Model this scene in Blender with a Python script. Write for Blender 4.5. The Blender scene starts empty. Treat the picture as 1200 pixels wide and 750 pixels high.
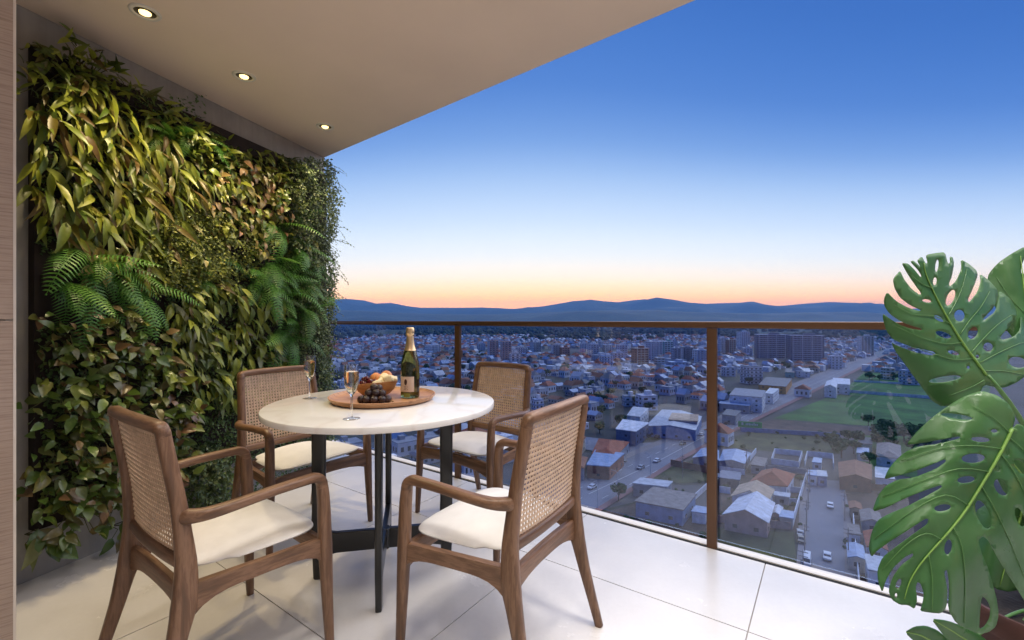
import bpy, bmesh, math, random
from mathutils import Vector, Matrix, noise
from mathutils.geometry import delaunay_2d_cdt

sc = bpy.context.scene
C = sc.collection
R = math.radians
V = Vector

# ------------------------------------------------------------------ camera
F, H, HY = 525.0, 1.12, 375.0          # focal length and horizon of the photograph (1200 px wide), eye height
cam = bpy.data.cameras.new('camera')
cam_o = bpy.data.objects.new('camera', cam)
C.objects.link(cam_o)
cam_o.location = (0, 0, H)
cam_o.rotation_euler = (R(90), 0, 0)
cam.sensor_width = 36.0
cam.lens = F / 1200 * 36.0
cam.clip_start = 0.05
cam.clip_end = 60000
sc.camera = cam_o

# ------------------------------------------------------------------ sky (dusk gradient, brightest round the sunset ahead)
w = bpy.data.worlds.new('World')
sc.world = w
w.use_nodes = True
nt = w.node_tree
bg = nt.nodes['Background']
tc = nt.nodes.new('ShaderNodeTexCoord')
sep = nt.nodes.new('ShaderNodeSeparateXYZ')
nt.links.new(tc.outputs['Generated'], sep.inputs[0])


def wmath(op, a, b=None):
    n = nt.nodes.new('ShaderNodeMath')
    n.operation = op
    for i, v in enumerate((a, b)):
        if v is None:
            continue
        if isinstance(v, (int, float)):
            n.inputs[i].default_value = v
        else:
            nt.links.new(v, n.inputs[i])
    return n.outputs[0]


# elevation, stretched away from the sunset azimuth so that the glow is widest around it
elev = wmath('ARCSINE', sep.outputs[2])
hor = wmath('SQRT', wmath('SUBTRACT', 1.0001, wmath('MULTIPLY', sep.outputs[2], sep.outputs[2])))
cosaz = wmath('DIVIDE', sep.outputs[1], hor)
sinaz = wmath('DIVIDE', sep.outputs[0], hor)
aim = wmath('ADD', wmath('MULTIPLY', cosaz, math.cos(R(1))), wmath('MULTIPLY', sinaz, math.sin(R(1))))
stretch = wmath('ADD', 1.0, wmath('MULTIPLY', wmath('SUBTRACT', 1.0, aim), 1.7))
fac = wmath('DIVIDE', wmath('MULTIPLY', elev, stretch), R(60))
ramp = nt.nodes.new('ShaderNodeValToRGB')
nt.links.new(fac, ramp.inputs[0])


def lin(r, g, b):
    return tuple(((c / 255) / 12.92 if c / 255 < 0.04045 else ((c / 255 + 0.055) / 1.055) ** 2.4) for c in (r, g, b)) + (1,)


# linear radiance by elevation in degrees; the horizon band is bright because the haze box takes part of it away
SKY = [(0.0, (2.5, 1.02, .20)), (2.4, (2.5, 1.08, .20)), (3.6, (2.05, 1.20, .44)), (5.6, (1.36, 1.18, .92)), (8.5, (1.00, 1.05, 1.05)),
       (12.5, (.68, .83, 1.02)), (17.5, (.39, .58, .90)), (22, (.185, .36, .75)), (28, (.084, .225, .63)), (38, (.048, .16, .52)), (60, (.034, .12, .45))]
ramp.color_ramp.interpolation = 'B_SPLINE'
els = ramp.color_ramp.elements
for i, (a, c) in enumerate(SKY):
    e = els[i] if i < 2 else els.new(min(a / 60, 1))
    e.position = min(a / 60, 1)
    e.color = tuple(x / 2.5 for x in c) + (1,)
nt.links.new(ramp.outputs[0], bg.inputs[0])
bg.inputs[1].default_value = 2.5

# ------------------------------------------------------------------ soft after-glow sun
sun = bpy.data.lights.new('sun', 'SUN')
sun.energy = 3.1
sun.angle = R(75)
sun.color = (1.0, 0.93, 0.86)
sun_o = bpy.data.objects.new('sun', sun)
C.objects.link(sun_o)
sun_dir = V((0.75, 0.55, 0.9)).normalized()      # towards the light
sun_o.rotation_euler = sun_dir.to_track_quat('Z', 'Y').to_euler()
sun_o.location = (6, 5, 10)

sc.view_settings.view_transform = 'Standard'
sc.view_settings.look = 'None'
sc.view_settings.exposure = 0.12
sc.view_settings.gamma = 1.0
sc.view_settings.use_curve_mapping = False
sc.cycles.max_bounces = 10
sc.cycles.transparent_max_bounces = 16
sc.cycles.transmission_bounces = 8
sc.cycles.volume_bounces = 1
sc.cycles.sample_clamp_indirect = 4.0
sc.cycles.use_denoising = True

# ------------------------------------------------------------------ helpers


def P(px, py, z):
    """point at height z that the photograph shows at this pixel (for measuring the layout)"""
    d = F * (H - z) / (py - HY)
    return V(((px - 600) / F * d, d, z))


def PD(px, py, d):
    return V(((px - 600) / F * d, d, H - (py - HY) / F * d))


ZG = -60.0


def G(px, py):
    return P(px, py, ZG)


class MB:
    def __init__(self):
        self.v, self.f, self.m = [], [], []

    def add(self, vs, fs, m=0):
        o = len(self.v)
        self.v += [tuple(p) for p in vs]
        self.f += [tuple(i + o for i in q) for q in fs]
        self.m += [m] * len(fs)
        return self

    def box(self, c, s, m=0, rz=0.0):
        cx, cy, cz = c
        a, b, h = s[0] / 2, s[1] / 2, s[2] / 2
        cs, sn = math.cos(rz), math.sin(rz)
        vs = []
        for z in (-h, h):
            for x, y in ((-a, -b), (a, -b), (a, b), (-a, b)):
                vs.append((cx + x * cs - y * sn, cy + x * sn + y * cs, cz + z))
        return self.add(vs, [(3, 2, 1, 0), (4, 5, 6, 7), (0, 1, 5, 4), (1, 2, 6, 5), (2, 3, 7, 6), (3, 0, 4, 7)], m)

    def prism(self, poly, z0, z1, m=0):
        n = len(poly)
        vs = [(p[0], p[1], z0) for p in poly] + [(p[0], p[1], z1) for p in poly]
        fs = [tuple(reversed(range(n))), tuple(range(n, 2 * n))]
        fs += [(i, (i + 1) % n, n + (i + 1) % n, n + i) for i in range(n)]
        return self.add(vs, fs, m)

    def tube(self, pts, rad, k=8, m=0, cap=True):
        return self.sweep(pts, [(r, r) for r in (rad if hasattr(rad, '__len__') else [rad] * len(pts))], None, k, m, 2.0, cap)

    def sweep(self, pts, half, side=None, k=12, m=0, ex=3.0, cap=True):
        """super-elliptic section (half[i] = half width along side, half height) along a path"""
        pts = [V(p) for p in pts]
        n = len(pts)
        vs = []
        s0 = V(side) if side is not None else None
        for i, p in enumerate(pts):
            t = (pts[min(i + 1, n - 1)] - pts[max(i - 1, 0)]).normalized()
            if side is None:
                s = s0 if s0 is not None else (V((0, 0, 1)) if abs(t.z) < .9 else V((1, 0, 0)))
                s = (s - t * s.dot(t)).normalized()
                s0 = s
            else:
                s = (s0 - t * s0.dot(t)).normalized()
            b = t.cross(s)
            for j in range(k):
                a = 2 * math.pi * (j + .5) / k
                ca, sa = math.cos(a), math.sin(a)
                x = math.copysign(abs(ca) ** (2 / ex), ca) * half[i][0]
                y = math.copysign(abs(sa) ** (2 / ex), sa) * half[i][1]
                vs.append(p + s * x + b * y)
        fs = []
        for i in range(n - 1):
            for j in range(k):
                a, b2 = i * k + j, i * k + (j + 1) % k
                fs.append((a, b2, b2 + k, a + k))
        if cap:
            fs.append(tuple(reversed(range(k))))
            fs.append(tuple(range((n - 1) * k, n * k)))
        return self.add(vs, fs, m)

    def lathe(self, prof, k=24, m=0, c=(0, 0, 0)):
        vs, fs = [], []
        for r, z in prof:
            for j in range(k):
                a = 2 * math.pi * j / k
                vs.append((c[0] + r * math.cos(a), c[1] + r * math.sin(a), c[2] + z))
        for i in range(len(prof) - 1):
            for j in range(k):
                a, b = i * k + j, i * k + (j + 1) % k
                fs.append((a, b, b + k, a + k))
        if prof[0][0] > 1e-6:
            fs.append(tuple(reversed(range(k))))
        if prof[-1][0] > 1e-6:
            fs.append(tuple(range((len(prof) - 1) * k, len(prof) * k)))
        return self.add(vs, fs, m)

    def mesh(self, name, mats, smooth=False):
        me = bpy.data.meshes.new(name)
        me.from_pydata(self.v, [], self.f)
        for mt in (mats if isinstance(mats, (list, tuple)) else [mats]):
            me.materials.append(mt)
        if any(self.m):
            me.polygons.foreach_set('material_index', self.m)
        if smooth:
            me.polygons.foreach_set('use_smooth', [True] * len(me.polygons))
        me.update()
        return me

    def build(self, name, mats, parent=None, smooth=False):
        return put(name, self.mesh(name, mats, smooth), parent)


def put(name, data, parent=None):
    o = bpy.data.objects.new(name, data)
    C.objects.link(o)
    if parent is not None:
        o.parent = parent
    return o


def tag(o, label=None, cat=None, group=None, kind=None):
    if label:
        o['label'] = label
    if cat:
        o['category'] = cat
    if group:
        o['group'] = group
    if kind:
        o['kind'] = kind
    return o


def thing(name, label, cat, loc=(0, 0, 0), rz=0.0, group=None):
    o = put(name, None)
    o.empty_display_size = .1
    o.location = loc
    o.rotation_euler = (0, 0, rz)
    return tag(o, label, cat, group)


def autosmooth(o, deg=40):
    me = o.data
    bm = bmesh.new()
    bm.from_mesh(me)
    bmesh.ops.recalc_face_normals(bm, faces=bm.faces)
    for f in bm.faces:
        f.smooth = True
    for e in bm.edges:
        if len(e.link_faces) == 2 and e.calc_face_angle(0) > R(deg):
            e.smooth = False
    bm.to_mesh(me)
    bm.free()
    return o


def copy_tree(o, parent=None):
    c = o.copy()
    C.objects.link(c)
    if parent is not None:
        c.parent = parent
    for ch in list(o.children):
        copy_tree(ch, c)
    return c


# ------------------------------------------------------------------ materials


class NT:
    def __init__(self, name):
        self.m = bpy.data.materials.new(name)
        self.m.use_nodes = True
        self.t = self.m.node_tree
        self.b = self.t.nodes['Principled BSDF']
        self.out = self.t.nodes['Material Output']

    def n(self, kind, **kw):
        nd = self.t.nodes.new(kind)
        for k_, v_ in kw.items():
            setattr(nd, k_, v_)
        return nd

    def l(self, a, b):
        self.t.links.new(a, b)

    def coord(self, scale=(1, 1, 1), which='Object', rot=(0, 0, 0)):
        c = self.n('ShaderNodeTexCoord')
        mp = self.n('ShaderNodeMapping')
        mp.inputs['Scale'].default_value = scale
        mp.inputs['Rotation'].default_value = rot
        self.l(c.outputs[which], mp.inputs[0])
        return mp.outputs[0]

    def noise(self, vec, scale, detail=4, rough=.55):
        x = self.n('ShaderNodeTexNoise')
        x.inputs['Scale'].default_value = scale
        x.inputs['Detail'].default_value = detail
        x.inputs['Roughness'].default_value = rough
        if vec is not None:
            self.l(vec, x.inputs['Vector'])
        return x.outputs['Fac']

    def ramp(self, fac, stops):
        r = self.n('ShaderNodeValToRGB')
        e = r.color_ramp.elements
        for i, (p, c) in enumerate(stops):
            q = e[i] if i < 2 else e.new(p)
            q.position = p
            q.color = tuple(c) + (1,)
        self.l(fac, r.inputs[0])
        return r.outputs[0]

    def bump(self, h, strength=.2, dist=.01):
        b = self.n('ShaderNodeBump')
        b.inputs['Strength'].default_value = strength
        b.inputs['Distance'].default_value = dist
        self.l(h, b.inputs['Height'])
        self.l(b.outputs[0], self.b.inputs['Normal'])


def mul(c, k):
    return tuple(min(1, x * k) for x in c)


def plain(name, col, rough=.6, var=.12, scale=6, metal=0.0, bump=0.0, bscale=60, stretch=(1, 1, 1), spec=.5, which='Object'):
    k = NT(name)
    vec = k.coord(stretch, which)
    f = k.noise(vec, scale)
    c = k.ramp(f, [(.3, mul(col, 1 - var)), (.7, mul(col, 1 + var))])
    k.l(c, k.b.inputs['Base Color'])
    k.b.inputs['Roughness'].default_value = rough
    k.b.inputs['Metallic'].default_value = metal
    k.b.inputs['Specular IOR Level'].default_value = spec
    if bump:
        k.bump(k.noise(vec, bscale, 3), bump, .005)
    return k.m


def wood(name, c1, c2, rough=.42, stretch=(14, 14, 1.4)):
    k = NT(name)
    v = k.coord(stretch)
    f = k.noise(v, 3.2, 8, .62)
    col = k.ramp(f, [(.30, mul(c1, .72)), (.46, mul(c1, 1.15)), (.56, c2), (.62, mul(c1, 1.2)), (.75, mul(c2, 1.12))])
    k.l(col, k.b.inputs['Base Color'])
    k.b.inputs['Roughness'].default_value = rough
    k.bump(k.noise(k.coord(mul3(stretch, 4)), 3, 4), .08, .003)
    return k.m


def mul3(s, k):
    return tuple(x * k for x in s)


def leafmat(name, stops, rough=.38, trans=.28, vein=True):
    """per-leaf colour from the object's own random number"""
    k = NT(name)
    oi = k.n('ShaderNodeObjectInfo')
    c = k.ramp(oi.outputs['Random'], stops)
    f = k.noise(k.coord((1, 1, 1)), 9, 3)
    mx = k.n('ShaderNodeMix', data_type='RGBA', blend_type='MULTIPLY')
    mx.inputs['Factor'].default_value = .55
    k.l(c, mx.inputs['A'])
    k.l(k.ramp(f, [(.3, (.55, .55, .5)), (.7, (1, 1, 1))]), mx.inputs['B'])
    k.l(mx.outputs['Result'], k.b.inputs['Base Color'])
    k.b.inputs['Roughness'].default_value = rough
    tr = k.n('ShaderNodeBsdfTranslucent')
    k.l(mx.outputs['Result'], tr.inputs[0])
    ms = k.n('ShaderNodeMixShader')
    ms.inputs[0].default_value = trans
    k.l(k.b.outputs[0], ms.inputs[1])
    k.l(tr.outputs[0], ms.inputs[2])
    k.l(ms.outputs[0], k.out.inputs[0])
    return k.m


def islandmat(name, stops, rough=.45, trans=.25):
    """same, but each loose leaf of one foliage mesh takes its own tone"""
    k = NT(name)
    g = k.n('ShaderNodeNewGeometry')
    c = k.ramp(g.outputs['Random Per Island'], stops)
    k.l(c, k.b.inputs['Base Color'])
    k.b.inputs['Roughness'].default_value = rough
    tr = k.n('ShaderNodeBsdfTranslucent')
    k.l(c, tr.inputs[0])
    ms = k.n('ShaderNodeMixShader')
    ms.inputs[0].default_value = trans
    k.l(k.b.outputs[0], ms.inputs[1])
    k.l(tr.outputs[0], ms.inputs[2])
    k.l(ms.outputs[0], k.out.inputs[0])
    return k.m


def glassy(name, col, rough=0.0, ior=1.45):
    k = NT(name)
    k.b.inputs['Base Color'].default_value = tuple(col) + (1,)
    k.b.inputs['Transmission Weight'].default_value = 1.0
    k.b.inputs['Roughness'].default_value = rough
    k.b.inputs['IOR'].default_value = ior
    return k.m


def panemat(name, tint, ior=1.5):
    """architectural sheet glass: clear straight through, mirror by Fresnel"""
    k = NT(name)
    tr = k.n('ShaderNodeBsdfTransparent')
    tr.inputs[0].default_value = tuple(tint) + (1,)
    gl = k.n('ShaderNodeBsdfGlossy')
    gl.inputs['Roughness'].default_value = 0.0
    lw = k.n('ShaderNodeLayerWeight')
    lw.inputs['Blend'].default_value = .5
    pw = k.n('ShaderNodeMath', operation='POWER')
    k.l(lw.outputs['Facing'], pw.inputs[0])
    pw.inputs[1].default_value = 4.5
    ma = k.n('ShaderNodeMath', operation='MULTIPLY_ADD')
    k.l(pw.outputs[0], ma.inputs[0])
    ma.inputs[1].default_value = .90
    ma.inputs[2].default_value = .075
    ms = k.n('ShaderNodeMixShader')
    k.l(ma.outputs[0], ms.inputs[0])
    k.l(tr.outputs[0], ms.inputs[1])
    k.l(gl.outputs[0], ms.inputs[2])
    k.l(ms.outputs[0], k.out.inputs[0])
    return k.m


def emit(name, col, s):
    k = NT(name)
    k.b.inputs['Base Color'].default_value = tuple(col) + (1,)
    k.b.inputs['Emission Color'].default_value = tuple(col) + (1,)
    k.b.inputs['Emission Strength'].default_value = s
    return k.m


def tilemat():
    k = NT('porcelain_tile')
    v = k.coord((1, 1, 1))
    f = k.noise(v, 3.5, 7, .6)
    g = k.noise(v, 55, 3)
    a = k.ramp(f, [(.3, (.66, .622, .585)), (.7, (.715, .68, .645))])
    mx = k.n('ShaderNodeMix', data_type='RGBA', blend_type='MULTIPLY')
    mx.inputs['Factor'].default_value = .3
    k.l(a, mx.inputs['A'])
    k.l(k.ramp(g, [(.3, (.90, .90, .90)), (.7, (1, 1, 1))]), mx.inputs['B'])
    k.l(mx.outputs['Result'], k.b.inputs['Base Color'])
    k.l(k.ramp(f, [(.2, (.20, .20, .20)), (.8, (.30, .30, .30))]), k.b.inputs['Roughness'])
    return k.m


def marble():
    k = NT('white_quartz')
    v = k.coord((1, 1, 1))
    d = k.noise(v, 3.5, 6, .6)
    w_ = k.n('ShaderNodeTexWave')
    w_.inputs['Scale'].default_value = 1.6
    w_.inputs['Distortion'].default_value = 14
    w_.inputs['Detail'].default_value = 4
    k.l(v, w_.inputs[0])
    c = k.ramp(w_.outputs['Fac'], [(.0, (.735, .705, .675)), (.06, (.765, .74, .715)), (.3, (.78, .765, .745))])
    mx = k.n('ShaderNodeMix', data_type='RGBA', blend_type='MULTIPLY')
    mx.inputs['Factor'].default_value = .6
    k.l(c, mx.inputs['A'])
    k.l(k.ramp(d, [(.3, (.92, .91, .90)), (.65, (1, 1, 1))]), mx.inputs['B'])
    k.l(mx.outputs['Result'], k.b.inputs['Base Color'])
    k.b.inputs['Roughness'].default_value = .1
    return k.m


def concrete(name, col):
    k = NT(name)
    v = k.coord((1, 1, 1))
    f = k.noise(v, 2.2, 8, .65)
    s = k.noise(k.coord((9, 9, .8)), 2.0, 5, .6)
    mx = k.n('ShaderNodeMix', data_type='RGBA', blend_type='MULTIPLY')
    mx.inputs['Factor'].default_value = .7
    k.l(k.ramp(f, [(.3, mul(col, .78)), (.7, mul(col, 1.15))]), mx.inputs['A'])
    k.l(k.ramp(s, [(.3, (.7, .7, .7)), (.7, (1, 1, 1))]), mx.inputs['B'])
    k.l(mx.outputs['Result'], k.b.inputs['Base Color'])
    k.b.inputs['Roughness'].default_value = .75
    k.bump(f, .15, .01)
    return k.m


def fabric():
    k = NT('cream_linen')
    v = k.coord((1, 1, 1))
    f = k.noise(v, 14, 4)
    k.l(k.ramp(f, [(.3, (.71, .69, .67)), (.7, (.78, .76, .74))]), k.b.inputs['Base Color'])
    k.b.inputs['Roughness'].default_value = .9
    wv = k.n('ShaderNodeTexWave')
    wv.inputs['Scale'].default_value = 220
    wv.inputs['Distortion'].default_value = 2
    k.l(v, wv.inputs[0])
    k.bump(wv.outputs['Fac'], .12, .002)
    return k.m


M_tile = tilemat()
M_marble = marble()
M_conc = concrete('raw_concrete', (.34, .325, .305))
M_fabric = fabric()
M_walnut = wood('walnut', (.112, .056, .029), (.21, .114, .064))
M_walnut_x = wood('walnut_cross', (.116, .058, .030), (.215, .116, .066), stretch=(1.4, 14, 14))
M_walnut_y = wood('walnut_arm', (.116, .058, .030), (.215, .116, .066), stretch=(14, 1.4, 14))
M_cane = plain('woven_cane', (.56, .40, .28), .65, .16, 40)
M_board = wood('tray_wood', (.36, .17, .075), (.50, .27, .13), .45, (2, 16, 16))
M_bowlw = wood('bowl_wood', (.34, .15, .05), (.52, .27, .10), .5, (3, 3, 20))
M_black = plain('black_steel', (.012, .012, .013), .28, .2, 5, 0.0)
M_bronze = plain('bronze_aluminium', (.115, .058, .030), .36, .08, 3, .35)
M_paint = plain('ceiling_paint', (.84, .67, .53), .85, .03, 2, bump=.03, bscale=200)
M_white = plain('white_render', (.72, .69, .66), .7, .05, 4)
M_gap = plain('shadow_gap', (.012, .011, .01), .8, .1, 5)
M_clad = wood('travertine_cladding', (.34, .255, .205), (.46, .36, .295), .55, (2.0, 2.0, 60))
M_alu = plain('pale_aluminium', (.72, .66, .60), .35, .04, 5, .3)
M_dark = plain('dark_felt', (.020, .013, .011), .95, .3, 9, bump=.3, bscale=50)
M_glass = panemat('balustrade_glass', (.735, .825, .965))
M_ceram = plain('lamp_trim', (.72, .66, .58), .4, .03, 5)
M_reflec = plain('lamp_reflector', (.10, .08, .05), .25, .1, 5, .6)
M_bulb = emit('lamp_bulb', (1.0, .74, .30), 2.6)

# ------------------------------------------------------------------ balcony geometry (plan)
RD = V((.814, -.5805, 0)).normalized()         # along the railing
RN = V((.5805, .814, 0)).normalized()          # outwards across the railing
RP = V((1.001, 2.232, 0))                      # a point on the railing line
TU = V((.817, -.5765, 0)).normalized()         # tile grid
TN = V((.5765, .817, 0)).normalized()
WP = V((-2.089, 1.891, 0))                     # a point on the living wall's foot
WT = V((.293, .956, 0)).normalized()           # along that wall
WM = V((.956, -.293, 0)).normalized()          # off that wall into the balcony
CZ = 2.455                                     # ceiling height
WEND = 1.87


def rail_at(px, off=0.0):
    """where the railing line crosses the vertical plane through that pixel column"""
    t = (px - 600) / F
    p = RP + RN * off
    # p + s*RD = (t*d, d)
    s = (t * p.y - p.x) / (RD.x - t * RD.y)
    return p + RD * s


def clip(poly, p, n):
    """keep the side of the line through p where n points away from"""
    out = []
    m_ = len(poly)
    for i in range(m_):
        a, b = poly[i], poly[(i + 1) % m_]
        da, db = (a - p).dot(n), (b - p).dot(n)
        if da <= 0:
            out.append(a)
        if da * db < 0:
            out.append(a + (b - a) * (da / (da - db)))
    return out


# floor slab and tiles
floor_lim = [(RP - RN * .045, RN), (WP + WM * .002, -WM), (V((0, -1.0, 0)), V((0, -1, 0))), (V((3.2, 0, 0)), V((1, 0, 0)))]
slab_poly = [V((-4, -1.0, 0)), V((3.2, -1.0, 0)), V((3.2, 5.5, 0)), V((-4, 5.5, 0))]
for p_, n_ in [(RP + RN * .03, RN), (WP, -WM)]:
    slab_poly = clip(slab_poly, p_, n_)
floor = MB().prism([(p.x, p.y) for p in slab_poly], -.26, -.012).build('floor', M_white)
tag(floor, kind='structure')
u0, n0, TS, JG = -1.1356, 1.804, .9, .0022
for iu in range(-4, 6):
    for inn in range(-4, 4):
        a, b = u0 + iu * TS + JG, u0 + (iu + 1) * TS - JG
        c, d = n0 + inn * TS + JG, n0 + (inn + 1) * TS - JG
        poly = [TU * a + TN * c, TU * b + TN * c, TU * b + TN * d, TU * a + TN * d]
        for p_, n_ in floor_lim:
            poly = clip(poly, p_, n_)
            if len(poly) < 3:
                break
        if len(poly) >= 3:
            MB().prism([(p.x, p.y) for p in poly], -.0115, 0).build('tile', M_tile, floor)
grout = MB().prism([(p.x, p.y) for p in slab_poly], -.0118, -.004)
put('grout', grout.mesh('grout', plain('grey_grout', (.30, .27, .24), .9)), floor)

# edge kerb under the glass: dark gap then a white strip
e0, e1 = rail_at(340), V((3.3, 0, 0))
e1 = RP + RD * ((3.25 - RP.x) / RD.x)
strip = MB()
a0, a1 = e0 + RN * -.026, e1 + RN * -.026
b0, b1 = e0 + RN * .028, e1 + RN * .028
strip.prism([(a0.x, a0.y), (a1.x, a1.y), (b1.x, b1.y), (b0.x, b0.y)], -.011, .006)
tag(strip.build('kerb_strip', M_white), kind='structure')
gap = MB()
a0, a1 = e0 + RN * -.044, e1 + RN * -.044
b0, b1 = e0 + RN * -.027, e1 + RN * -.027
gap.prism([(a0.x, a0.y), (a1.x, a1.y), (b1.x, b1.y), (b0.x, b0.y)], -.004, .0012)  # solid black strip, its colour stands in for the shade in the joint
tag(gap.build('shadow_gap_strip', M_gap), kind='structure')

# ceiling
cdir = V((.787, -.618, 0)).normalized()
cn = V((.618, .787, 0)).normalized()
cp = V((.765, 1.869, 0))
cpoly = [V((-4, -1.0, 0)), V((3.6, -1.0, 0)), V((3.6, 5.5, 0)), V((-4, 5.5, 0))]
for p_, n_ in [(cp, cn), (WP - WM * .22, -WM)]:
    cpoly = clip(cpoly, p_, n_)
tag(MB().prism([(p.x, p.y) for p in cpoly], CZ, CZ + .3).build('ceiling', M_paint), kind='structure')

# walls
wall = MB()
q = [WP - WT * 3.0, WP + WT * WEND, WP + WT * WEND - WM * .2, WP - WT * 3.0 - WM * .2]
wall.prism([(p.x, p.y) for p in q], -.26, CZ - .002)
tag(wall.build('wall', M_conc), 'raw grey concrete wall behind the hanging plants', 'wall', kind='structure')
# facade behind the camera
fac_w = MB()
fac_w.box((0, -1.1, CZ / 2 - .13), (7.2, .18, CZ + .26))
tag(fac_w.build('facade_wall', M_white), kind='structure')

# clad wall end at the left, two panels with a joint and a pale edge trim
pc = PD(19.0, 375, 1.3)
ray = V((pc.x, pc.y, 0)).normalized()
ax = V((-ray.y, ray.x, 0))
ax = ax if ax.x < 0 else -ax
ax = V((-.70, -.714, 0)).normalized()
cl = thing('clad_pillar', 'beige stone clad wall end with a pale metal edge beside the planted wall', 'pillar', (pc.x, pc.y, 0))
ext = V((ray.x, ray.y, 0))


def clad_piece(name, s0, s1, z0, z1, t0, t1, m):
    pts = [ax * s0 + ext * t0, ax * s1 + ext * t0, ax * s1 + ext * t1, ax * s0 + ext * t1]
    return MB().prism([(p.x, p.y) for p in pts], z0, z1).build(name, m, cl)


clad_piece('core', .02, 1.5, -.001, CZ - .003, .02, .12, M_conc)
clad_piece('panel', .0062, 1.5, 0, 1.118, .0, .02, M_clad)
clad_piece('panel', .0062, 1.5, 1.122, CZ - .004, .0, .02, M_clad)
clad_piece('edge_trim', 0, .006, 0, CZ - .004, -.001, .021, M_alu)

# ------------------------------------------------------------------ downlights


def downlight(x, y, label, power, group=None, tint=(1.0, .86, .62), soft=.04):
    t = thing('downlight', label, 'ceiling lamp', (x, y, CZ), 0, group)
    MB().lathe([(.040, -.001), (.041, -.006), (.056, -.005), (.058, -.001), (.058, .0)], 32).build('trim_ring', M_ceram, t, True)
    MB().lathe([(.040, -.002), (.037, .002), (.030, .0025), (.0301, -.0005), (.024, -.001), (.0241, -.003)], 32).build('reflector', M_reflec, t, True)
    MB().lathe([(.0235, -.0008), (.021, -.008), (.012, -.013), (0, -.014)], 20).build('bulb', M_bulb, t, True)
    l_ = bpy.data.lights.new('downlight_beam', 'SPOT')
    l_.energy = power
    l_.spot_size = R(110)
    l_.spot_blend = 1.0
    l_.shadow_soft_size = soft
    l_.color = tint
    lo = put('downlight_beam', l_, t)
    lo.location = (0, 0, -.03)
    return t


for (x_, y_), lb in zip(((170, 14), (286, 89), (381, 148)),
                        ('recessed downlight over the near end of the planted wall', 'recessed downlight above the middle of the planted wall',
                         'recessed downlight closest to the outer corner of the ceiling')):
    p_ = P(x_, y_, CZ)
    downlight(p_.x, p_.y, lb, 26 if x_ > 350 else 46, None, (1.0, .80, .46))
for p_ in ((.50, 1.55), (1.20, 1.00), (1.85, .45), (-.35, .75), (.45, .15)):  # extra lamps out of view, added to brighten the terrace
    downlight(p_[0], p_[1], 'unseen recessed downlight added to brighten the terrace', 78, 'added unseen downlights', (1.0, .945, .87), .16)

# ------------------------------------------------------------------ railing
rz_r = math.atan2(RD.y, RD.x)
p_first = rail_at(388)
rail = thing('glass_railing', 'glass balustrade with bronze posts and handrail round the terrace edge', 'railing', p_first, rz_r)
L_post = [0.0] + [(rail_at(px_) - p_first).dot(RD) for px_ in (540, 836)]
L_post.append(L_post[2] + (L_post[2] - L_post[1]))
RT = 1.113
o = MB().sweep([(-.02, -.012, RT - .017), (L_post[-1] + .3, -.012, RT - .017)], [(.026, .0165)] * 2, (0, 1, 0), 16, 0, 7).build('handrail', M_bronze, rail)
autosmooth(o, 30)
for s_ in L_post:
    pm = MB().sweep([(s_, -.030, -.004), (s_, -.030, RT - .034)], [(.0235, .013)] * 2, (1, 0, 0), 16, 0, 8)
    o = autosmooth(pm.build('post', M_bronze, rail), 30)
    for z_ in (.16, .88):
        MB().box((s_, -.012, z_), (.04, .02, .05)).build('glass_clamp', M_bronze, o)
for a_, b_ in zip(L_post[:-1], L_post[1:]):
    MB().box(((a_ + b_) / 2, .004, .56), (b_ - a_ - .012, .010, 1.055)).build('glass_pane', M_glass, rail)

# ------------------------------------------------------------------ round table
TX, TY, TZ, TRAD = -.57, 2.0, .756, .49
tb = thing('round_table', 'round white quartz dining table on crossed black steel legs', 'table', (TX, TY, 0))
k_ = 96
prof = [(0, TZ - .026), (TRAD - .008, TZ - .026), (TRAD - .001, TZ - .023), (TRAD, TZ - .018), (TRAD, TZ - .006), (TRAD - .002, TZ - .0015), (TRAD - .006, TZ), (0, TZ)]
o = MB().lathe(prof, k_).build('tabletop', M_marble, tb)
autosmooth(o, 25)
tang = math.atan2(2.063 - 1.947, -.291 + .853)
for j in range(4):
    a_ = tang + j * math.pi / 2
    rd = V((math.cos(a_), math.sin(a_), 0))
    sd = V((-rd.y, rd.x, 0))
    r0 = .262
    pts = [rd * (r0 + .012) + V((0, 0, z_)) for z_ in (0, .005, .10, .15, .21, .30, TZ - .028)]
    hw = [(.018, .012), (.022, .013), (.026, .0145), (.032, .015), (.031, .015), (.028, .0145), (.030, .015)]
    o = MB().sweep(pts, hw, rd, 16, 0, 4).build('leg', M_black, tb)
    autosmooth(o, 30)
    bar = MB().sweep([rd * .018 + V((0, 0, .15)), rd * .2 + V((0, 0, .15)), rd * .262 + V((0, 0, .15))], [(.013, .044), (.013, .044), (.014, .056)], sd, 12, 0, 8)
    autosmooth(bar.build('stretcher', M_black, tb), 30)
autosmooth(MB().lathe([(0, .105), (.024, .105), (.026, .108), (.026, .192), (.024, .195), (0, .195)], 24).build('stretcher_hub', M_black, tb), 30)
autosmooth(MB().lathe([(0, TZ - .036), (.18, TZ - .036), (.18, TZ - .0265), (0, TZ - .0265)], 40).build('mounting_plate', M_black, tb), 30)

# ------------------------------------------------------------------ chairs


def lerp(a, b, t):
    return a + (b - a) * t


def post_v(z):
    """fore-aft position of the rear post at height z"""
    ks = [(0, -.245), (.2, -.190), (.34, -.158), (.44, -.150), (.60, -.163), (.84, -.203)]
    for (z0, v0), (z1, v1) in zip(ks[:-1], ks[1:]):
        if z <= z1:
            return lerp(v0, v1, (z - z0) / (z1 - z0))
    return ks[-1][1]


def post_w(z):
    return lerp(.237, .199, min(z / .84, 1))


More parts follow.
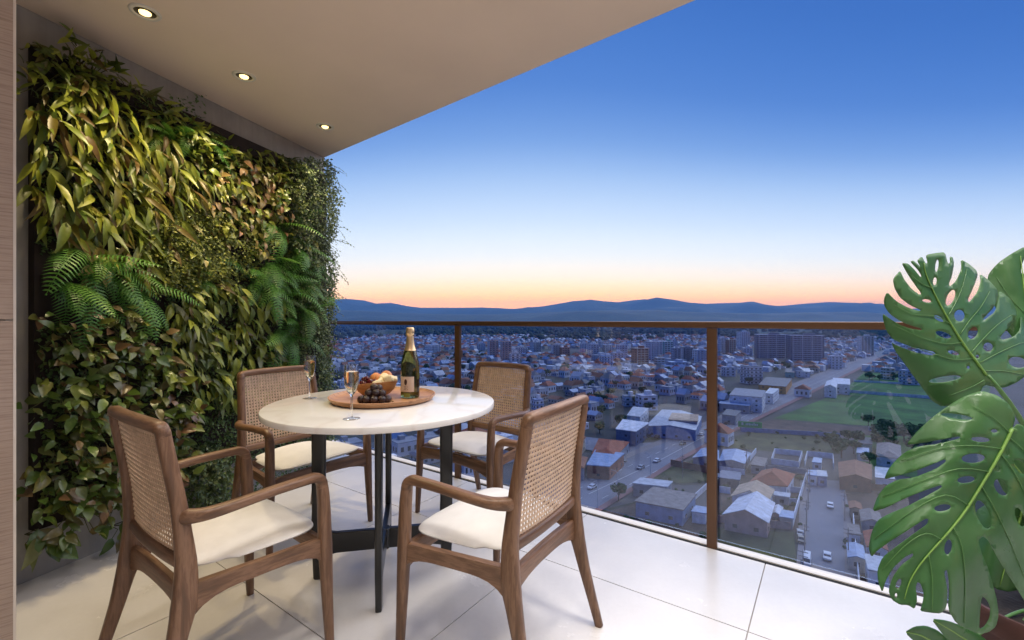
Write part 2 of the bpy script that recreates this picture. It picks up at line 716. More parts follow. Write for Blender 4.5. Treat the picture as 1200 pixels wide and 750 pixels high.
def smooth_path(pts, n=6):
    pts = [V(p) for p in pts]
    out = []
    for i in range(len(pts) - 1):
        p0, p1, p2, p3 = pts[max(i - 1, 0)], pts[i], pts[i + 1], pts[min(i + 2, len(pts) - 1)]
        for j in range(n):
            t = j / n
            out.append(.5 * ((2 * p1) + (p2 - p0) * t + (2 * p0 - 5 * p1 + 4 * p2 - p3) * t * t + (3 * p1 - p0 - 3 * p2 + p3) * t ** 3))
    out.append(pts[-1])
    return out


def interp_sizes(keys, n):
    out = []
    m_ = len(keys) - 1
    for i in range(n):
        t = i / (n - 1) * m_
        j = min(int(t), m_ - 1)
        u = t - j
        out.append(tuple(lerp(keys[j][q_], keys[j + 1][q_], u) for q_ in range(2)))
    return out


def make_chair(label):
    t = thing('cane_armchair', label, 'chair', group='cane armchairs round the table')
    for s in (-1, 1):
        # front leg, rising into the armrest
        pts = smooth_path([(s * .279, .243, 0), (s * .274, .236, .18), (s * .270, .230, .36), (s * .268, .226, .50), (s * .267, .221, .562)], 4)
        sz = interp_sizes([(.012, .0125), (.016, .017), (.0195, .022), (.0185, .0195), (.0175, .018)], len(pts))
        autosmooth(MB().sweep(pts, sz, (1, 0, 0), 14, 0, 2.8).build('front_leg', M_walnut, t), 50)
        pts = smooth_path([(s * .267, .221, .560), (s * .267, .216, .584), (s * .267, .196, .599), (s * .268, .165, .601), (s * .270, .06, .600),
                           (s * .266, -.04, .593), (s * .250, -.11, .586), (s * .226, -.150, .585), (s * .206, -.162, .587)], 5)
        sz = interp_sizes([(.0175, .018), (.0175, .0175), (.0175, .0165), (.0180, .0155), (.0190, .0145), (.019, .015), (.018, .017), (.0175, .020), (.017, .021)], len(pts))
        autosmooth(MB().sweep(pts, sz, (1, 0, 0), 14, 0, 2.6).build('armrest', M_walnut_y, t), 50)
        # rear leg and post
        zs = [0, .1, .2, .28, .34, .40, .46, .54, .62, .72, .808]
        pts = [(s * post_w(z), post_v(z), z) for z in zs]
        pts = smooth_path(pts, 2)
        sz = interp_sizes([(.0125, .014), (.0145, .0165), (.0165, .020), (.018, .025), (.019, .031), (.0185, .029), (.018, .025), (.0175, .021), (.017, .019), (.0165, .018), (.016, .0175)], len(pts))
        autosmooth(MB().sweep(pts, sz, (1, 0, 0), 14, 0, 3.2).build('rear_leg', M_walnut, t), 50)
        # arched side rail
        sr = MB()
        n = 12
        vs = []
        for i in range(n + 1):
            u = i / n
            v_ = lerp(-.150, .226, u)
            w_ = s * lerp(.220, .2675, u)
            arch = 4 * (u - .5) ** 2
            zb = lerp(.352, .300 if u < .5 else .315, arch ** 2.2)
            zt = lerp(.398, .392, u)
            for dw in (-.011, .011):
                vs += [(w_ + dw, v_, zb), (w_ + dw, v_, zt)]
        fs = []
        for i in range(n):
            a = i * 4
            fs += [(a, a + 1, a + 5, a + 4), (a + 2, a + 6, a + 7, a + 3), (a + 1, a + 3, a + 7, a + 5), (a, a + 4, a + 6, a + 2)]
        fs += [(0, 2, 3, 1), (n * 4, n * 4 + 1, n * 4 + 3, n * 4 + 2)]
        sr.add(vs, fs)
        autosmooth(sr.build('side_rail', M_walnut_y, t), 40)
    # front and back rails
    for nm, v_, hw, z0 in (('front_rail', .228, .262, .366), ('back_rail', -.150, .212, .362)):
        pts = [(lerp(-hw, hw, i / 10), v_, z0 + .022 * (abs(i / 5 - 1) ** 3) * -1) for i in range(11)]
        sz = [(.012, .027 + .012 * abs(i / 5 - 1) ** 3) for i in range(11)]
        autosmooth(MB().sweep(pts, sz, (0, 1, 0), 12, 0, 5).build(nm, M_walnut_x, t), 40)
    # top rail with rounded shoulders
    pts = smooth_path([(-.199, post_v(.80), .806), (-.1985, post_v(.82), .823), (-.187, -.205, .834), (-.12, -.213, .838), (0, -.217, .839), (.12, -.213, .838), (.187, -.205, .834), (.1985, post_v(.82), .823), (.199, post_v(.80), .806)], 4)
    autosmooth(MB().sweep(pts, [(.0175, .0162)] * len(pts), (0, 1, 0), 14, 0, 3).build('top_rail', M_walnut_x, t), 60)
    pts = [(x_, post_v(.455) - .010 * (1 - (x_ / .2) ** 2), .452) for x_ in [lerp(-.214, .214, i / 10) for i in range(11)]]
    autosmooth(MB().sweep(pts, [(.014, .019)] * 11, (0, 1, 0), 12, 0, 3).build('lower_back_rail', M_walnut_x, t), 60)
    # woven cane
    cm = MB()
    z0, z1 = .462, .826

    def cpnt(x_, z_, off):
        return (x_, post_v(z_) - .012 * (1 - (x_ / .2) ** 2) + off, z_)
    pitch = .0152
    n = int(.372 / pitch)
    for i in range(n + 1):
        x_ = -.186 + .372 * i / n
        for sgn, off, hw in ((0, .0016, .0033),):
            ks = 7
            vs = []
            for j in range(ks + 1):
                z_ = lerp(z0, z1, j / ks)
                for dx, dy in ((-hw, 0), (hw, 0), (hw, .0016), (-hw, .0016)):
                    p = cpnt(x_ + dx, z_, off + dy)
                    vs.append(p)
            fs = []
            for j in range(ks):
                for e_ in range(4):
                    a, b = j * 4 + e_, j * 4 + (e_ + 1) % 4
                    fs.append((a, b, b + 4, a + 4))
            cm.add(vs, fs)
    mrows = int((z1 - z0) / pitch)
    for i in range(mrows + 1):
        z_ = lerp(z0, z1, i / mrows)
        ks = 8
        vs = []
        hw = .0033
        for j in range(ks + 1):
            x_ = lerp(-.19, .19, j / ks)
            for dz, dy in ((-hw, 0), (hw, 0), (hw, .0016), (-hw, .0016)):
                p = cpnt(x_, z_, -.0004 + dy)
                vs.append((p[0], p[1], z_ + dz))
        fs = []
        for j in range(ks):
            for e_ in range(4):
                a, b = j * 4 + e_, j * 4 + (e_ + 1) % 4
                fs.append((a, b, b + 4, a + 4))
        cm.add(vs, fs)
    # diagonal strands
    for sg in (-1, 1):
        for i in range(-mrows, n + 1):
            vs = []
            x0 = -.186 + (i + .5) * .372 / n
            pa = []
            for j in range(mrows * 2 + 1):
                z_ = lerp(z0, z1, j / (mrows * 2))
                x_ = (x0 + (z_ - z0)) * sg
                if abs(x_) <= .188:
                    pa.append((x_, z_))
            if len(pa) < 2:
                continue
            pa = [pa[0], pa[len(pa) // 2], pa[-1]] if len(pa) > 2 else pa
            for x_, z_ in pa:
                for dx in (-.0014, .0014):
                    vs.append(cpnt(x_ + dx * 1.3, z_, .0010 + .0004 * sg))
            cm.add(vs, [(2 * j, 2 * j + 1, 2 * j + 3, 2 * j + 2) for j in range(len(pa) - 1)])
    co = cm.build('cane_panel', M_cane, t)
    tag(co, kind='stuff')
    # seat cushion
    cu = MB()
    NN = 22
    vs, fs = [], []

    def sgnpow(x_, e_):
        return math.copysign(abs(x_) ** e_, x_)
    for layer in (1, -1):
        for i in range(NN + 1):
            for j in range(NN + 1):
                a, b = 2 * i / NN - 1, 2 * j / NN - 1
                a, b = math.sin(a * math.pi / 2), math.sin(b * math.pi / 2)
                # square to rounded square
                r_ = max(abs(a), abs(b)) or 1e-6
                rn = max((abs(a) ** 5 + abs(b) ** 5) ** .2, 1e-6)
                a2, b2 = a * r_ / rn, b * r_ / rn
                edge = max(0.0, 1 - r_ ** 2.6)
                vv = lerp(-.125, .246, (b2 + 1) / 2)
                ww = a2 * lerp(.200, .246, (b2 + 1) / 2)
                if b2 < -.5:
                    ww = a2 * .192
                zc = .414
                if layer > 0:
                    z_ = zc + .017 * edge ** .5 + .030 * (1 - abs(a) ** 2.2) * (1 - abs(b) ** 2.4) + .006 * (b * .5)
                else:
                    z_ = zc - .0195 * edge ** .5
                vs.append((ww, vv, z_))
    m2 = (NN + 1) ** 2
    for i in range(NN):
        for j in range(NN):
            a = i * (NN + 1) + j
            fs.append((a, a + NN + 1, a + NN + 2, a + 1))
            fs.append((m2 + a, m2 + a + 1, m2 + a + NN + 2, m2 + a + NN + 1))
    cu.add(vs, fs)
    co = cu.build('seat_cushion', M_fabric, t)
    bm = bmesh.new()
    bm.from_mesh(co.data)
    bmesh.ops.remove_doubles(bm, verts=bm.verts, dist=.0004)
    bmesh.ops.recalc_face_normals(bm, faces=bm.faces)
    for f in bm.faces:
        f.smooth = True
    bm.to_mesh(co.data)
    bm.free()
    return t


chair = make_chair('cane-back armchair nearest the planted wall\'s bare end, its back to the stone clad pillar')
chair_pose = [(-.981, 1.472, .960), (-.015, 1.575, 2.568), (-1.148, 2.405, -.596), (-.182, 2.635, -2.229)]
chair_lab = ['cane-back armchair facing the table with its back to the stone clad pillar',
             'cane-back armchair facing the table with its back to the monstera plant',
             'cane-back armchair with its back against the planted wall',
             'cane-back armchair with its back to the glass railing']
for i, (x_, y_, th_) in enumerate(chair_pose):
    o = chair if i == 0 else copy_tree(chair)
    o.location = (x_, y_, 0)
    o.rotation_euler = (0, 0, th_ - math.pi / 2)
    o['label'] = chair_lab[i]

# ------------------------------------------------------------------ things on the table
rnd = random.Random(5)
M_clear = glassy('clear_glass', (1, 1, 1))
M_foot = panemat('clear_glass_foot', (.93, .935, .94))
M_wine = glassy('sparkling_wine', (.93, .68, .38), 0, 1.34)
M_bottle = glassy('olive_glass', (.26, .30, .16), .02, 1.5)
M_foil = plain('gold_foil', (.72, .52, .30), .3, .12, 40, .9, bump=.2, bscale=300)
M_label = plain('cream_paper', (.62, .47, .37), .7, .05, 20)
M_ink = plain('brown_ink', (.05, .02, .012), .6, .1, 30)
M_peach = plain('peach_skin', (.72, .27, .08), .5, .3, 14)
M_cherry = plain('cherry_skin', (.09, .008, .014), .18, .3, 10)
M_cheese = plain('pale_melon', (.86, .72, .42), .5, .14, 30, bump=.2, bscale=60)
M_grape = plain('dark_grape', (.035, .02, .022), .32, .4, 12)
M_grapeb = plain('grape_bloom', (.16, .085, .06), .5, .3, 20)
M_stem = plain('dry_stem', (.16, .10, .04), .8, .2, 20)

tray_c = V((-.588, 2.045, TZ))
tray = MB().lathe([(0, 0), (.205, 0), (.222, .004), (.232, .016), (.235, .024), (.231, .025), (.222, .016), (.21, .011), (0, .011)], 64).build('serving_tray', M_board, None)
autosmooth(tray, 50)
tray.location = tray_c + V((0, 0, .0008))
tag(tray, 'round light wood serving tray on the table under bottle and fruit bowl', 'tray')
TT = TZ + .0124

bw = V((-.622, 2.065, TT))
bo = MB().lathe([(0, 0), (.036, 0), (.060, .010), (.082, .030), (.093, .056), (.0955, .063), (.0925, .064), (.086, .052), (.072, .026), (.05, .012), (0, .009)], 48).build('fruit_bowl', M_bowlw)
autosmooth(bo, 60)
bo.location = bw
bo.rotation_euler = (R(-5), R(-5), 0)
tag(bo, 'rounded wooden bowl filled with fruit on the serving tray', 'bowl')


def blob(name, mat, r, seed, squash=(1, 1, 1), amp=.12, parent=None, sub=3, fs=1.5):
    bm = bmesh.new()
    bmesh.ops.create_icosphere(bm, subdivisions=sub, radius=1)
    for v in bm.verts:
        n_ = noise.noise(v.co * fs + V((seed, seed * 2.3, 0)))
        v.co = v.co * (1 + amp * n_)
        v.co = V((v.co.x * squash[0], v.co.y * squash[1], v.co.z * squash[2])) * r
    me = bpy.data.meshes.new(name)
    bm.to_mesh(me)
    bm.free()
    me.materials.append(mat)
    me.polygons.foreach_set('use_smooth', [True] * len(me.polygons))
    return put(name, me, parent)


def peach(loc, r, label, seed):
    bm = bmesh.new()
    bmesh.ops.create_uvsphere(bm, u_segments=28, v_segments=18, radius=1)
    for v in bm.verts:
        a = math.atan2(v.co.y, v.co.x)
        cre = math.exp(-(a / .22) ** 2) * .07 * max(0, math.sqrt(max(0, 1 - v.co.z ** 2)))
        dim = math.exp(-((1 - v.co.z) / .06)) * .16
        v.co *= (1 - cre)
        v.co.z -= dim
        v.co *= r
    me = bpy.data.meshes.new('peach')
    bm.to_mesh(me)
    bm.free()
    me.materials.append(M_peach)
    me.polygons.foreach_set('use_smooth', [True] * len(me.polygons))
    o = put('peach', me)
    o.location = loc
    o.rotation_euler = (rnd.uniform(-.8, .8), rnd.uniform(-.8, .8), seed)
    st = MB().tube([(0, 0, r * .84), (.001, .001, r * .95)], [.0022, .0016], 6).build('stalk', M_stem, o)
    return tag(o, label, 'peach')


peach(bw + V((-.008, .018, .076)), .031, 'larger orange peach in the bowl beside the dark cherries', .4)
peach(bw + V((.028, .052, .086)), .027, 'smaller peach at the back of the fruit bowl', 2.2)
for i, (dx, dy, dz) in enumerate(((.034, -.028, .066), (.058, .0, .066), (.030, .008, .082), (.055, -.022, .082), (.012, -.046, .062), (.062, .026, .074))):
    bm = bmesh.new()
    bmesh.ops.create_cube(bm, size=1)
    bmesh.ops.subdivide_edges(bm, edges=bm.edges[:], cuts=3, use_grid_fill=True)
    for v in bm.verts:
        n_ = v.co.normalized() * .62
        v.co = v.co.lerp(n_, .45) * (1 + .18 * noise.noise(v.co * 3 + V((i, 0, 0))))
        v.co = V((v.co.x * .044, v.co.y * .036, v.co.z * .030))
    me = bpy.data.meshes.new('melon_chunk')
    bm.to_mesh(me)
    bm.free()
    me.materials.append(M_cheese)
    me.polygons.foreach_set('use_smooth', [True] * len(me.polygons))
    o = put('melon_chunk', me)
    o.location = bw + V((dx, dy, dz))
    o.rotation_euler = (rnd.uniform(-.5, .5), rnd.uniform(-.5, .5), rnd.uniform(0, 3))
    tag(o, 'pale yellow fruit chunk heaped in the wooden bowl', 'fruit chunk', 'pale fruit chunks in the bowl')
for i in range(11):
    a_ = 2.1 + i * .28
    rr = .060 if i % 2 else .044
    o = blob('cherry', M_cherry, .0125, i, (1, 1, .94), .05, None, 2)
    o.location = bw + V((rr * math.cos(a_) - .006, rr * math.sin(a_), .064 + .009 * (i % 2 == 0) + .012 * (i % 3 == 0)))
    MB().tube([(0, 0, .010), (.002, .001, .017), (.006, .003, .024)], [.0007, .0007, .0009], 5).build('stalk', M_stem, o)
    tag(o, 'dark red cherry in the wooden fruit bowl', 'cherry', 'cherries in the bowl')

gb = thing('grape_bunch', 'bunch of large dark grapes lying on the serving tray before the bowl', 'grapes', (-.590, 1.905, TT))
gpos = [(-.050, -.004, .015), (-.022, -.016, .016), (.010, -.018, .016), (.040, -.008, .015), (-.034, .020, .016), (-.002, .016, .016), (.030, .020, .016), (.060, .006, .014),
        (-.020, .002, .041), (.012, .000, .042), (.036, .008, .038), (-.002, .016, .062), (.018, .020, .058)]
for i, p_ in enumerate(gpos):
    o = blob('grape', M_grape, .0175, i * 1.7, (1, 1, .96), .08, gb, 2)
    o.location = p_
    o.rotation_euler = (rnd.uniform(-1, .2) + .9, rnd.uniform(-.6, .6), rnd.uniform(0, 6))
    MB().lathe([(0, .0182), (.006, .0174), (.0065, .0168)], 10).build('bloom_spot', M_grapeb, o, True)
MB().tube([(.06, .006, .014), (.075, -.004, .010), (.088, -.006, .006)], [.003, .0025, .0022], 6).build('stalk', M_stem, gb)

# bottle
bt = thing('wine_bottle', 'sparkling wine bottle with gold foil neck and cream label on the tray', 'bottle', (-.464, 2.04, TT))
prof = [(0, .004), (.030, .002), (.038, 0), (.0415, .004), (.042, .010), (.042, .118), (.0405, .150), (.0345, .185), (.0255, .215), (.0185, .240), (.0158, .262), (.0150, .285), (.0165, .287), (.0165, .300), (.0140, .302), (.0140, .306), (0, .306)]
autosmooth(MB().lathe(prof, 48).build('glass_body', M_bottle, bt), 50)
prof = [(.0405, .010), (.0405, .118), (.039, .150), (.0330, .185), (.0242, .212), (.0, .213)]
autosmooth(MB().lathe([(0, .009)] + prof, 40).build('wine', glassy('bottled_wine', (.40, .40, .22), 0, 1.34), bt), 50)
prof = [(.0262, .214), (.0195, .240), (.0168, .262), (.0163, .279), (.0190, .283), (.0190, .287), (.0175, .289), (.0186, .294), (.0182, .312), (.0150, .318), (0, .319)]
fo = MB().lathe([(.0265, .2135)] + prof, 40).build('foil_capsule', M_foil, bt)
autosmooth(fo, 35)


def curved(name, mat, parent, r_, a0, a1, z0, z1, n=14):
    vs, fs = [], []
    for i in range(n + 1):
        a = lerp(a0, a1, i / n)
        for rr, z_ in ((r_, z0), (r_, z1), (r_ + .0004, z1), (r_ + .0004, z0)):
            vs.append((rr * math.cos(a), rr * math.sin(a), z_))
    for i in range(n):
        b = i * 4
        for e_ in range(4):
            fs.append((b + e_, b + (e_ + 1) % 4, b + 4 + (e_ + 1) % 4, b + 4 + e_))
    fs += [(0, 3, 2, 1), (n * 4, n * 4 + 1, n * 4 + 2, n * 4 + 3)]
    return MB().add(vs, fs).build(name, mat, parent)


fa = R(-96)                      # label faces the diners at the near side
lb = curved('label', M_label, bt, .0422, fa - .85, fa + .75, .030, .098)
em = MB()
vs, fs = [], []
for i in range(20):
    a = 2 * math.pi * i / 20
    rr = .0431
    aa = fa - .15 + .16 * math.cos(a)
    vs.append((rr * math.cos(aa), rr * math.sin(aa), .074 + .0135 * math.sin(a)))
em.add(vs, [tuple(range(20))])
em.build('emblem', M_ink, lb)
tx = MB()
for z_, a0_, a1_ in ((.052, -.40, .12), (.046, -.32, .04), (.040, -.42, .14)):
    n = 8
    for i in range(n):
        if (i * 7 + int(z_ * 1e4)) % 5 == 0:
            continue
        p0, p1 = fa + lerp(a0_, a1_, i / n), fa + lerp(a0_, a1_, (i + .7) / n)
        rr = .0430
        tx.add([(rr * math.cos(p0), rr * math.sin(p0), z_), (rr * math.cos(p1), rr * math.sin(p1), z_), (rr * math.cos(p1), rr * math.sin(p1), z_ + .0022), (rr * math.cos(p0), rr * math.sin(p0), z_ + .0022)], [(0, 1, 2, 3)])
tx.build('label_print', M_ink, lb)
curved('seal', plain('olive_seal', (.20, .22, .05), .5), bt, .0422, fa - .34, fa + .28, .006, .024)


def flute(loc, label):
    t = thing('champagne_flute', label, 'glass', loc + V((0, 0, .0007)), 0, 'filled champagne flutes')
    pr = [(0, .0025), (.006, .0035), (.0045, .010), (.0036, .03), (.0036, .078), (.006, .088), (.016, .100), (.0225, .118), (.0255, .140), (.0262, .160), (.0245, .186), (.0232, .199),
          (.0224, .199), (.0236, .186), (.0252, .160), (.0245, .140), (.0215, .118), (.015, .102), (.005, .093), (0, .092)]
    autosmooth(MB().lathe([(0, 0), (.028, 0), (.031, .0006), (.030, .0018), (.008, .0034), (.0052, .0060), (0, .0060)], 40).build('foot', M_foot, t), 50)
    autosmooth(MB().lathe([(0, .0062), (.0050, .0062)] + pr[2:], 40).build('glass_body', M_clear, t), 50)
    autosmooth(MB().lathe([(0, .0925), (.0049, .0934), (.0147, .1024), (.0212, .1185), (.0242, .140), (.0249, .160), (.0241, .174), (0, .174)], 40).build('wine', M_wine, t), 50)
    return t


flute(P(412, 491, TZ), 'filled champagne flute standing alone on the table before the tray')
flute(P(363, 467, TZ), 'filled champagne flute on the table edge before the chair at the planted wall')

# ------------------------------------------------------------------ living wall
lw = thing('living_wall_panel', 'dark backing panel of the planted wall fixed to the concrete', 'green wall', WP + WT * .035)
lw.rotation_euler = (0, 0, math.atan2(WT.y, WT.x))
MB().box(((WEND - .06) / 2, -.021, 1.258), (WEND - .06, .04, 2.08)).build('backing_board', M_dark, lw)
for i in range(7):
    MB().box(((WEND - .06) / 2, -.050, .36 + i * .31), (WEND - .10, .02, .05)).build('planter_rail', M_dark, lw)


def wall_pt(px, py, off=0.0):
    """point on the living wall (off metres proud of it) seen at this pixel"""
    dr = V(((px - 600) / F, 1, (HY - py) / F))
    p0 = WP + WM * off
    o_ = V((0, 0, H))
    t = (p0 - o_).dot(WM) / dr.dot(WM)
    return o_ + dr * t


def leaf_mesh(name, mat, width, prof, fold, bend, n=6, twist=0.0, wav=0.0):
    """one leaf of unit length along +Y, folded along its midrib and bending down"""
    vs, fs = [], []
    for i in range(n + 1):
        t = i / n
        wd = prof(t) * width
        th = bend * t
        y = math.sin(th) / bend if bend else t
        z = -(1 - math.cos(th)) / bend if bend else 0
        tw = twist * t
        for s in (-1, 0, 1):
            x_ = s * wd
            zz = abs(s) * wd * fold + wav * math.sin(7 * t + s) * abs(s) * wd
            cx, sx = math.cos(tw), math.sin(tw)
            vs.append((x_ * cx - zz * sx, y, z + x_ * sx + zz * cx))
    for i in range(n):
        a = i * 3
        fs += [(a, a + 1, a + 4, a + 3), (a + 1, a + 2, a + 5, a + 4)]
    return MB().add(vs, fs).mesh(name, mat, True)


def lance(t):
    return max(.02, math.sin(math.pi * min(1, t ** .75)) ** .9) * (1 - .15 * t)


def ovate(t):
    return max(.03, math.sin(math.pi * t ** .72)) ** .75 * (1 - .25 * t)


def basis(pos, along, normal, s):
    y = along.normalized()
    z = (normal - y * normal.dot(y))
    z = z.normalized() if z.length > 1e-4 else y.orthogonal().normalized()
    x = y.cross(z)
    m_ = Matrix(((x.x * s, y.x * s, z.x * s, pos.x), (x.y * s, y.y * s, z.y * s, pos.y), (x.z * s, y.z * s, z.z * s, pos.z), (0, 0, 0, 1)))
    return m_


rnd = random.Random(11)
ML_strap = leafmat('strap_leaf', [(0.000, (0.146, 0.085, 0.024)), (0.180, (0.207, 0.171, 0.024)), (0.350, (0.085, 0.146, 0.015)), (0.600, (0.244, 0.293, 0.024)), (1.000, (0.403, 0.415, 0.049))], .42, .3)
ML_olive = leafmat('olive_leaf', [(0.000, (0.146, 0.098, 0.030)), (0.200, (0.073, 0.122, 0.020)), (0.600, (0.183, 0.232, 0.027)), (1.000, (0.342, 0.378, 0.049))], .4, .25)
ML_blush = leafmat('blush_leaf', [(0.000, (0.415, 0.207, 0.122)), (0.250, (0.317, 0.305, 0.061)), (0.500, (0.122, 0.207, 0.030)), (0.750, (0.329, 0.354, 0.049)), (1.000, (0.512, 0.329, 0.207))], .35, .22)
ML_dusk = leafmat('bronze_leaf', [(0, (.20, .105, .055)), (.16, (.12, .13, .03)), (.4, (.075, .14, .028)), (.7, (.12, .19, .03)), (.88, (.21, .24, .04)), (1, (.26, .15, .08))], .3, .2)
ML_fern = leafmat('fern_leaf', [(0.000, (0.055, 0.171, 0.024)), (0.500, (0.091, 0.256, 0.034)), (1.000, (0.146, 0.329, 0.049))], .45, .3)
ML_ivy = islandmat('ivy_leaf', [(0.000, (0.037, 0.061, 0.022)), (0.500, (0.085, 0.134, 0.037)), (0.800, (0.146, 0.195, 0.061)), (1.000, (0.244, 0.281, 0.122))])
ML_moss = islandmat('creeper_leaf', [(0, (.06, .09, .012)), (.4, (.13, .17, .02)), (.8, (.22, .25, .03)), (1, (.30, .30, .04))])
ML_fig = islandmat('creeping_fig_leaf', [(0.000, (0.037, 0.073, 0.020)), (0.600, (0.073, 0.140, 0.032)), (1.000, (0.122, 0.195, 0.055))])
M_twig = plain('green_stem', (.07, .075, .02), .7, .3, 12)

strap_meshes = [leaf_mesh('leaf', ML_strap, rnd.uniform(.085, .125), lance, rnd.uniform(.15, .5), rnd.uniform(.3, 1.1), 6, rnd.uniform(-.5, .5), .15) for _ in range(6)]
olive_meshes = [leaf_mesh('leaf', ML_olive, rnd.uniform(.12, .17), lance, rnd.uniform(.15, .5), rnd.uniform(.3, 1.1), 6, rnd.uniform(-.5, .5), .12) for _ in range(5)]
blush_meshes = [leaf_mesh('leaf', ML_blush, rnd.uniform(.26, .34), ovate, rnd.uniform(.1, .4), rnd.uniform(.4, 1.2), 5, 0, .1) for _ in range(5)]
dusk_meshes = [leaf_mesh('leaf', ML_dusk, rnd.uniform(.24, .33), ovate, rnd.uniform(.1, .45), rnd.uniform(.3, 1.1), 5, 0, .12) for _ in range(6)]


def frond_mesh(bend, n=21, wl=.155):
    m_ = MB()

    def pos(t):
        th = bend * t
        return V((0, math.sin(th) / bend, -(1 - math.cos(th)) / bend)), V((0, math.cos(th), -math.sin(th)))
    pr = None
    for i in range(n + 1):
        t = i / n
        p, d = pos(t)
        up = V((0, -d.z, d.y))
        if i % 3 == 0 or i == n:
            if pr is not None:
                wd = .006 * (1 - t) + .002
                m_.add([pr - V((wd, 0, 0)), pr + V((wd, 0, 0)), p + V((wd, 0, 0)), p - V((wd, 0, 0))], [(0, 1, 2, 3)])
            pr = p
        if t < .08:
            continue
        ln = wl * (math.sin(math.pi * min(1, (t * .86 + .14))) ** .7) + .01
        for s in (-1, 1):
            a = d * .35 + V((s, 0, 0)) - up * .12
            a.normalize()
            hw = .0120
            q0 = p - d * hw * .7
            q1 = p + d * hw * .7
            m0 = p + a * ln * .55 + d * hw
            m1 = p + a * ln * .55 - d * hw * .7
            tip = p + a * ln - up * ln * .22 + d * ln * .12
            m_.add([q0, m1, tip, m0, q1], [(0, 1, 3, 4), (1, 2, 3)])
    return m_.mesh('frond', ML_fern)


frond_meshes = [frond_mesh(b) for b in (.7, 1.1, 1.5, 1.9)]


def leaf_plant(name, label, cat, group, px, py, meshes, count, lens, spread, outw, down=(-1.0, .2), lat=(-.5, .5), stems=0, off=.06, nz=.5, bulge=.12):
    base = wall_pt(px, py, off)
    t = thing(name, label, cat, base, 0, group)
    if stems:
        sm = MB()
    for i in range(count):
        du, dv = rnd.uniform(-1, 1), rnd.uniform(-1, 1)
        rr = math.hypot(du, dv)
        if rr > 1:
            du, dv = du / rr, dv / rr
            rr = 1
        pos = WT * (du * spread) + V((0, 0, dv * spread)) + WM * (rnd.uniform(.1, 1) * bulge * (1.1 - .5 * rr * rr))
        along = WM * rnd.uniform(*outw) + WT * (rnd.uniform(*lat) + du * .25) + V((0, 0, rnd.uniform(*down)))
        nrm = WM * 1.0 + V((0, 0, nz)) + WT * rnd.uniform(-.6, .6) + V((rnd.uniform(-.3, .3), rnd.uniform(-.3, .3), rnd.uniform(-.3, .3)))
        o_ = bpy.data.objects.new('leaf', rnd.choice(meshes))
        C.objects.link(o_)
        o_.parent = t
        o_.matrix_basis = basis(pos, along, nrm, rnd.uniform(*lens))
        if stems and i % stems == 0:
            sm.tube([WM * -.05, pos * .5 + WM * .02 + V((0, 0, .02)), pos], [.0022, .0018, .0014], 4)
    if stems:
        tag(sm.build('stem', M_twig, t), kind='stuff')
    return t


# strap leaves, upper left and the lower middle
for px_, py_ in ((62, 150), (60, 205), (66, 255), (100, 120), (102, 172), (108, 222), (112, 272), (140, 152), (148, 200), (152, 248), (160, 292),
                 (182, 180), (190, 226), (196, 268), (222, 210)):
    leaf_plant('strap_leaf_plant', 'yellow-green strap-leaved plant drooping from the upper end of the planted wall', 'plant', 'strap-leaved plants high on the wall',
               px_, py_, strap_meshes, 40, (.08, .165), .10, (.15, .8), (-1.25, -.15), (-.35, .6), 6)
for px_, py_ in ((72, 92), (110, 92), (146, 118), (176, 138), (45, 110), (205, 158), (236, 178), (262, 186), (290, 192), (314, 198), (334, 204), (60, 84), (92, 80), (216, 164), (230, 170), (247, 178)):
    leaf_plant('dark_leaf_plant', 'dark olive leafy plant along the top edge of the planted wall', 'plant', 'olive plants along the top of the wall',
               px_, py_, olive_meshes, 32, (.055, .105), .11, (.3, 1.0), (-.8, .45), (-.6, .6), 5, bulge=.10)
for px_, py_ in ((228, 352), (258, 345), (285, 372), (222, 400), (250, 398), (276, 420), (300, 402), (232, 446), (262, 452), (292, 452), (210, 372), (312, 352), (205, 425), (320, 430)):
    leaf_plant('lance_leaf_plant', 'olive lance-leaved plant hanging low on the planted wall behind the chairs', 'plant', 'lance-leaved plants low on the wall',
               px_, py_, olive_meshes, 34, (.07, .14), .10, (.1, .7), (-1.2, -.1), (-.3, .6), 6)
# blushing round-leaved plants
for px_, py_ in ((242, 215), (262, 240), (238, 252), (292, 205), (310, 235), (290, 258), (318, 262), (300, 285), (332, 225), (345, 285), (275, 195), (120, 312), (215, 300), (262, 215), (280, 225), (325, 245), (305, 215), (272, 262), (255, 268), (340, 255)):
    leaf_plant('blush_leaf_plant', 'round-leaved plant with pink and yellow leaves in the upper planted wall', 'plant', 'pink and yellow leaved plants',
               px_, py_, blush_meshes, 30, (.045, .08), .10, (.3, 1.0), (-1.0, .1), (-.6, .6), 5, bulge=.13)
for px_, py_ in ((72, 392), (118, 385), (160, 398), (95, 425), (140, 428), (178, 440), (60, 470), (110, 470), (150, 480), (70, 525), (108, 515), (150, 525), (60, 570), (100, 560), (140, 575),
                 (85, 600), (185, 500), (205, 470), (190, 545)):
    leaf_plant('bronze_leaf_plant', 'glossy bronze and dark green leaved plant low on the planted wall beside the pillar', 'plant', 'bronze-leaved plants beside the pillar',
               px_, py_, dusk_meshes, 46, (.042, .08), .12, (.3, 1.1), (-.9, .45), (-.7, .7), 3, bulge=.17)
leaf_plant('bronze_leaf_plant', 'leafy shoot hanging over the grey plinth at the foot of the clad pillar', 'plant', None, 38, 628, dusk_meshes, 9, (.10, .15), .05, (.2, .8), (-1.0, -.2), (-.4, .6), 2, bulge=.1)
leaf_plant('bronze_leaf_plant', 'leafy shoot hanging over the grey plinth behind the chair\'s rear leg', 'plant', None, 138, 618, dusk_meshes, 9, (.06, .10), .05, (.2, .8), (-1.0, -.1), (-.4, .6), 2, bulge=.1)


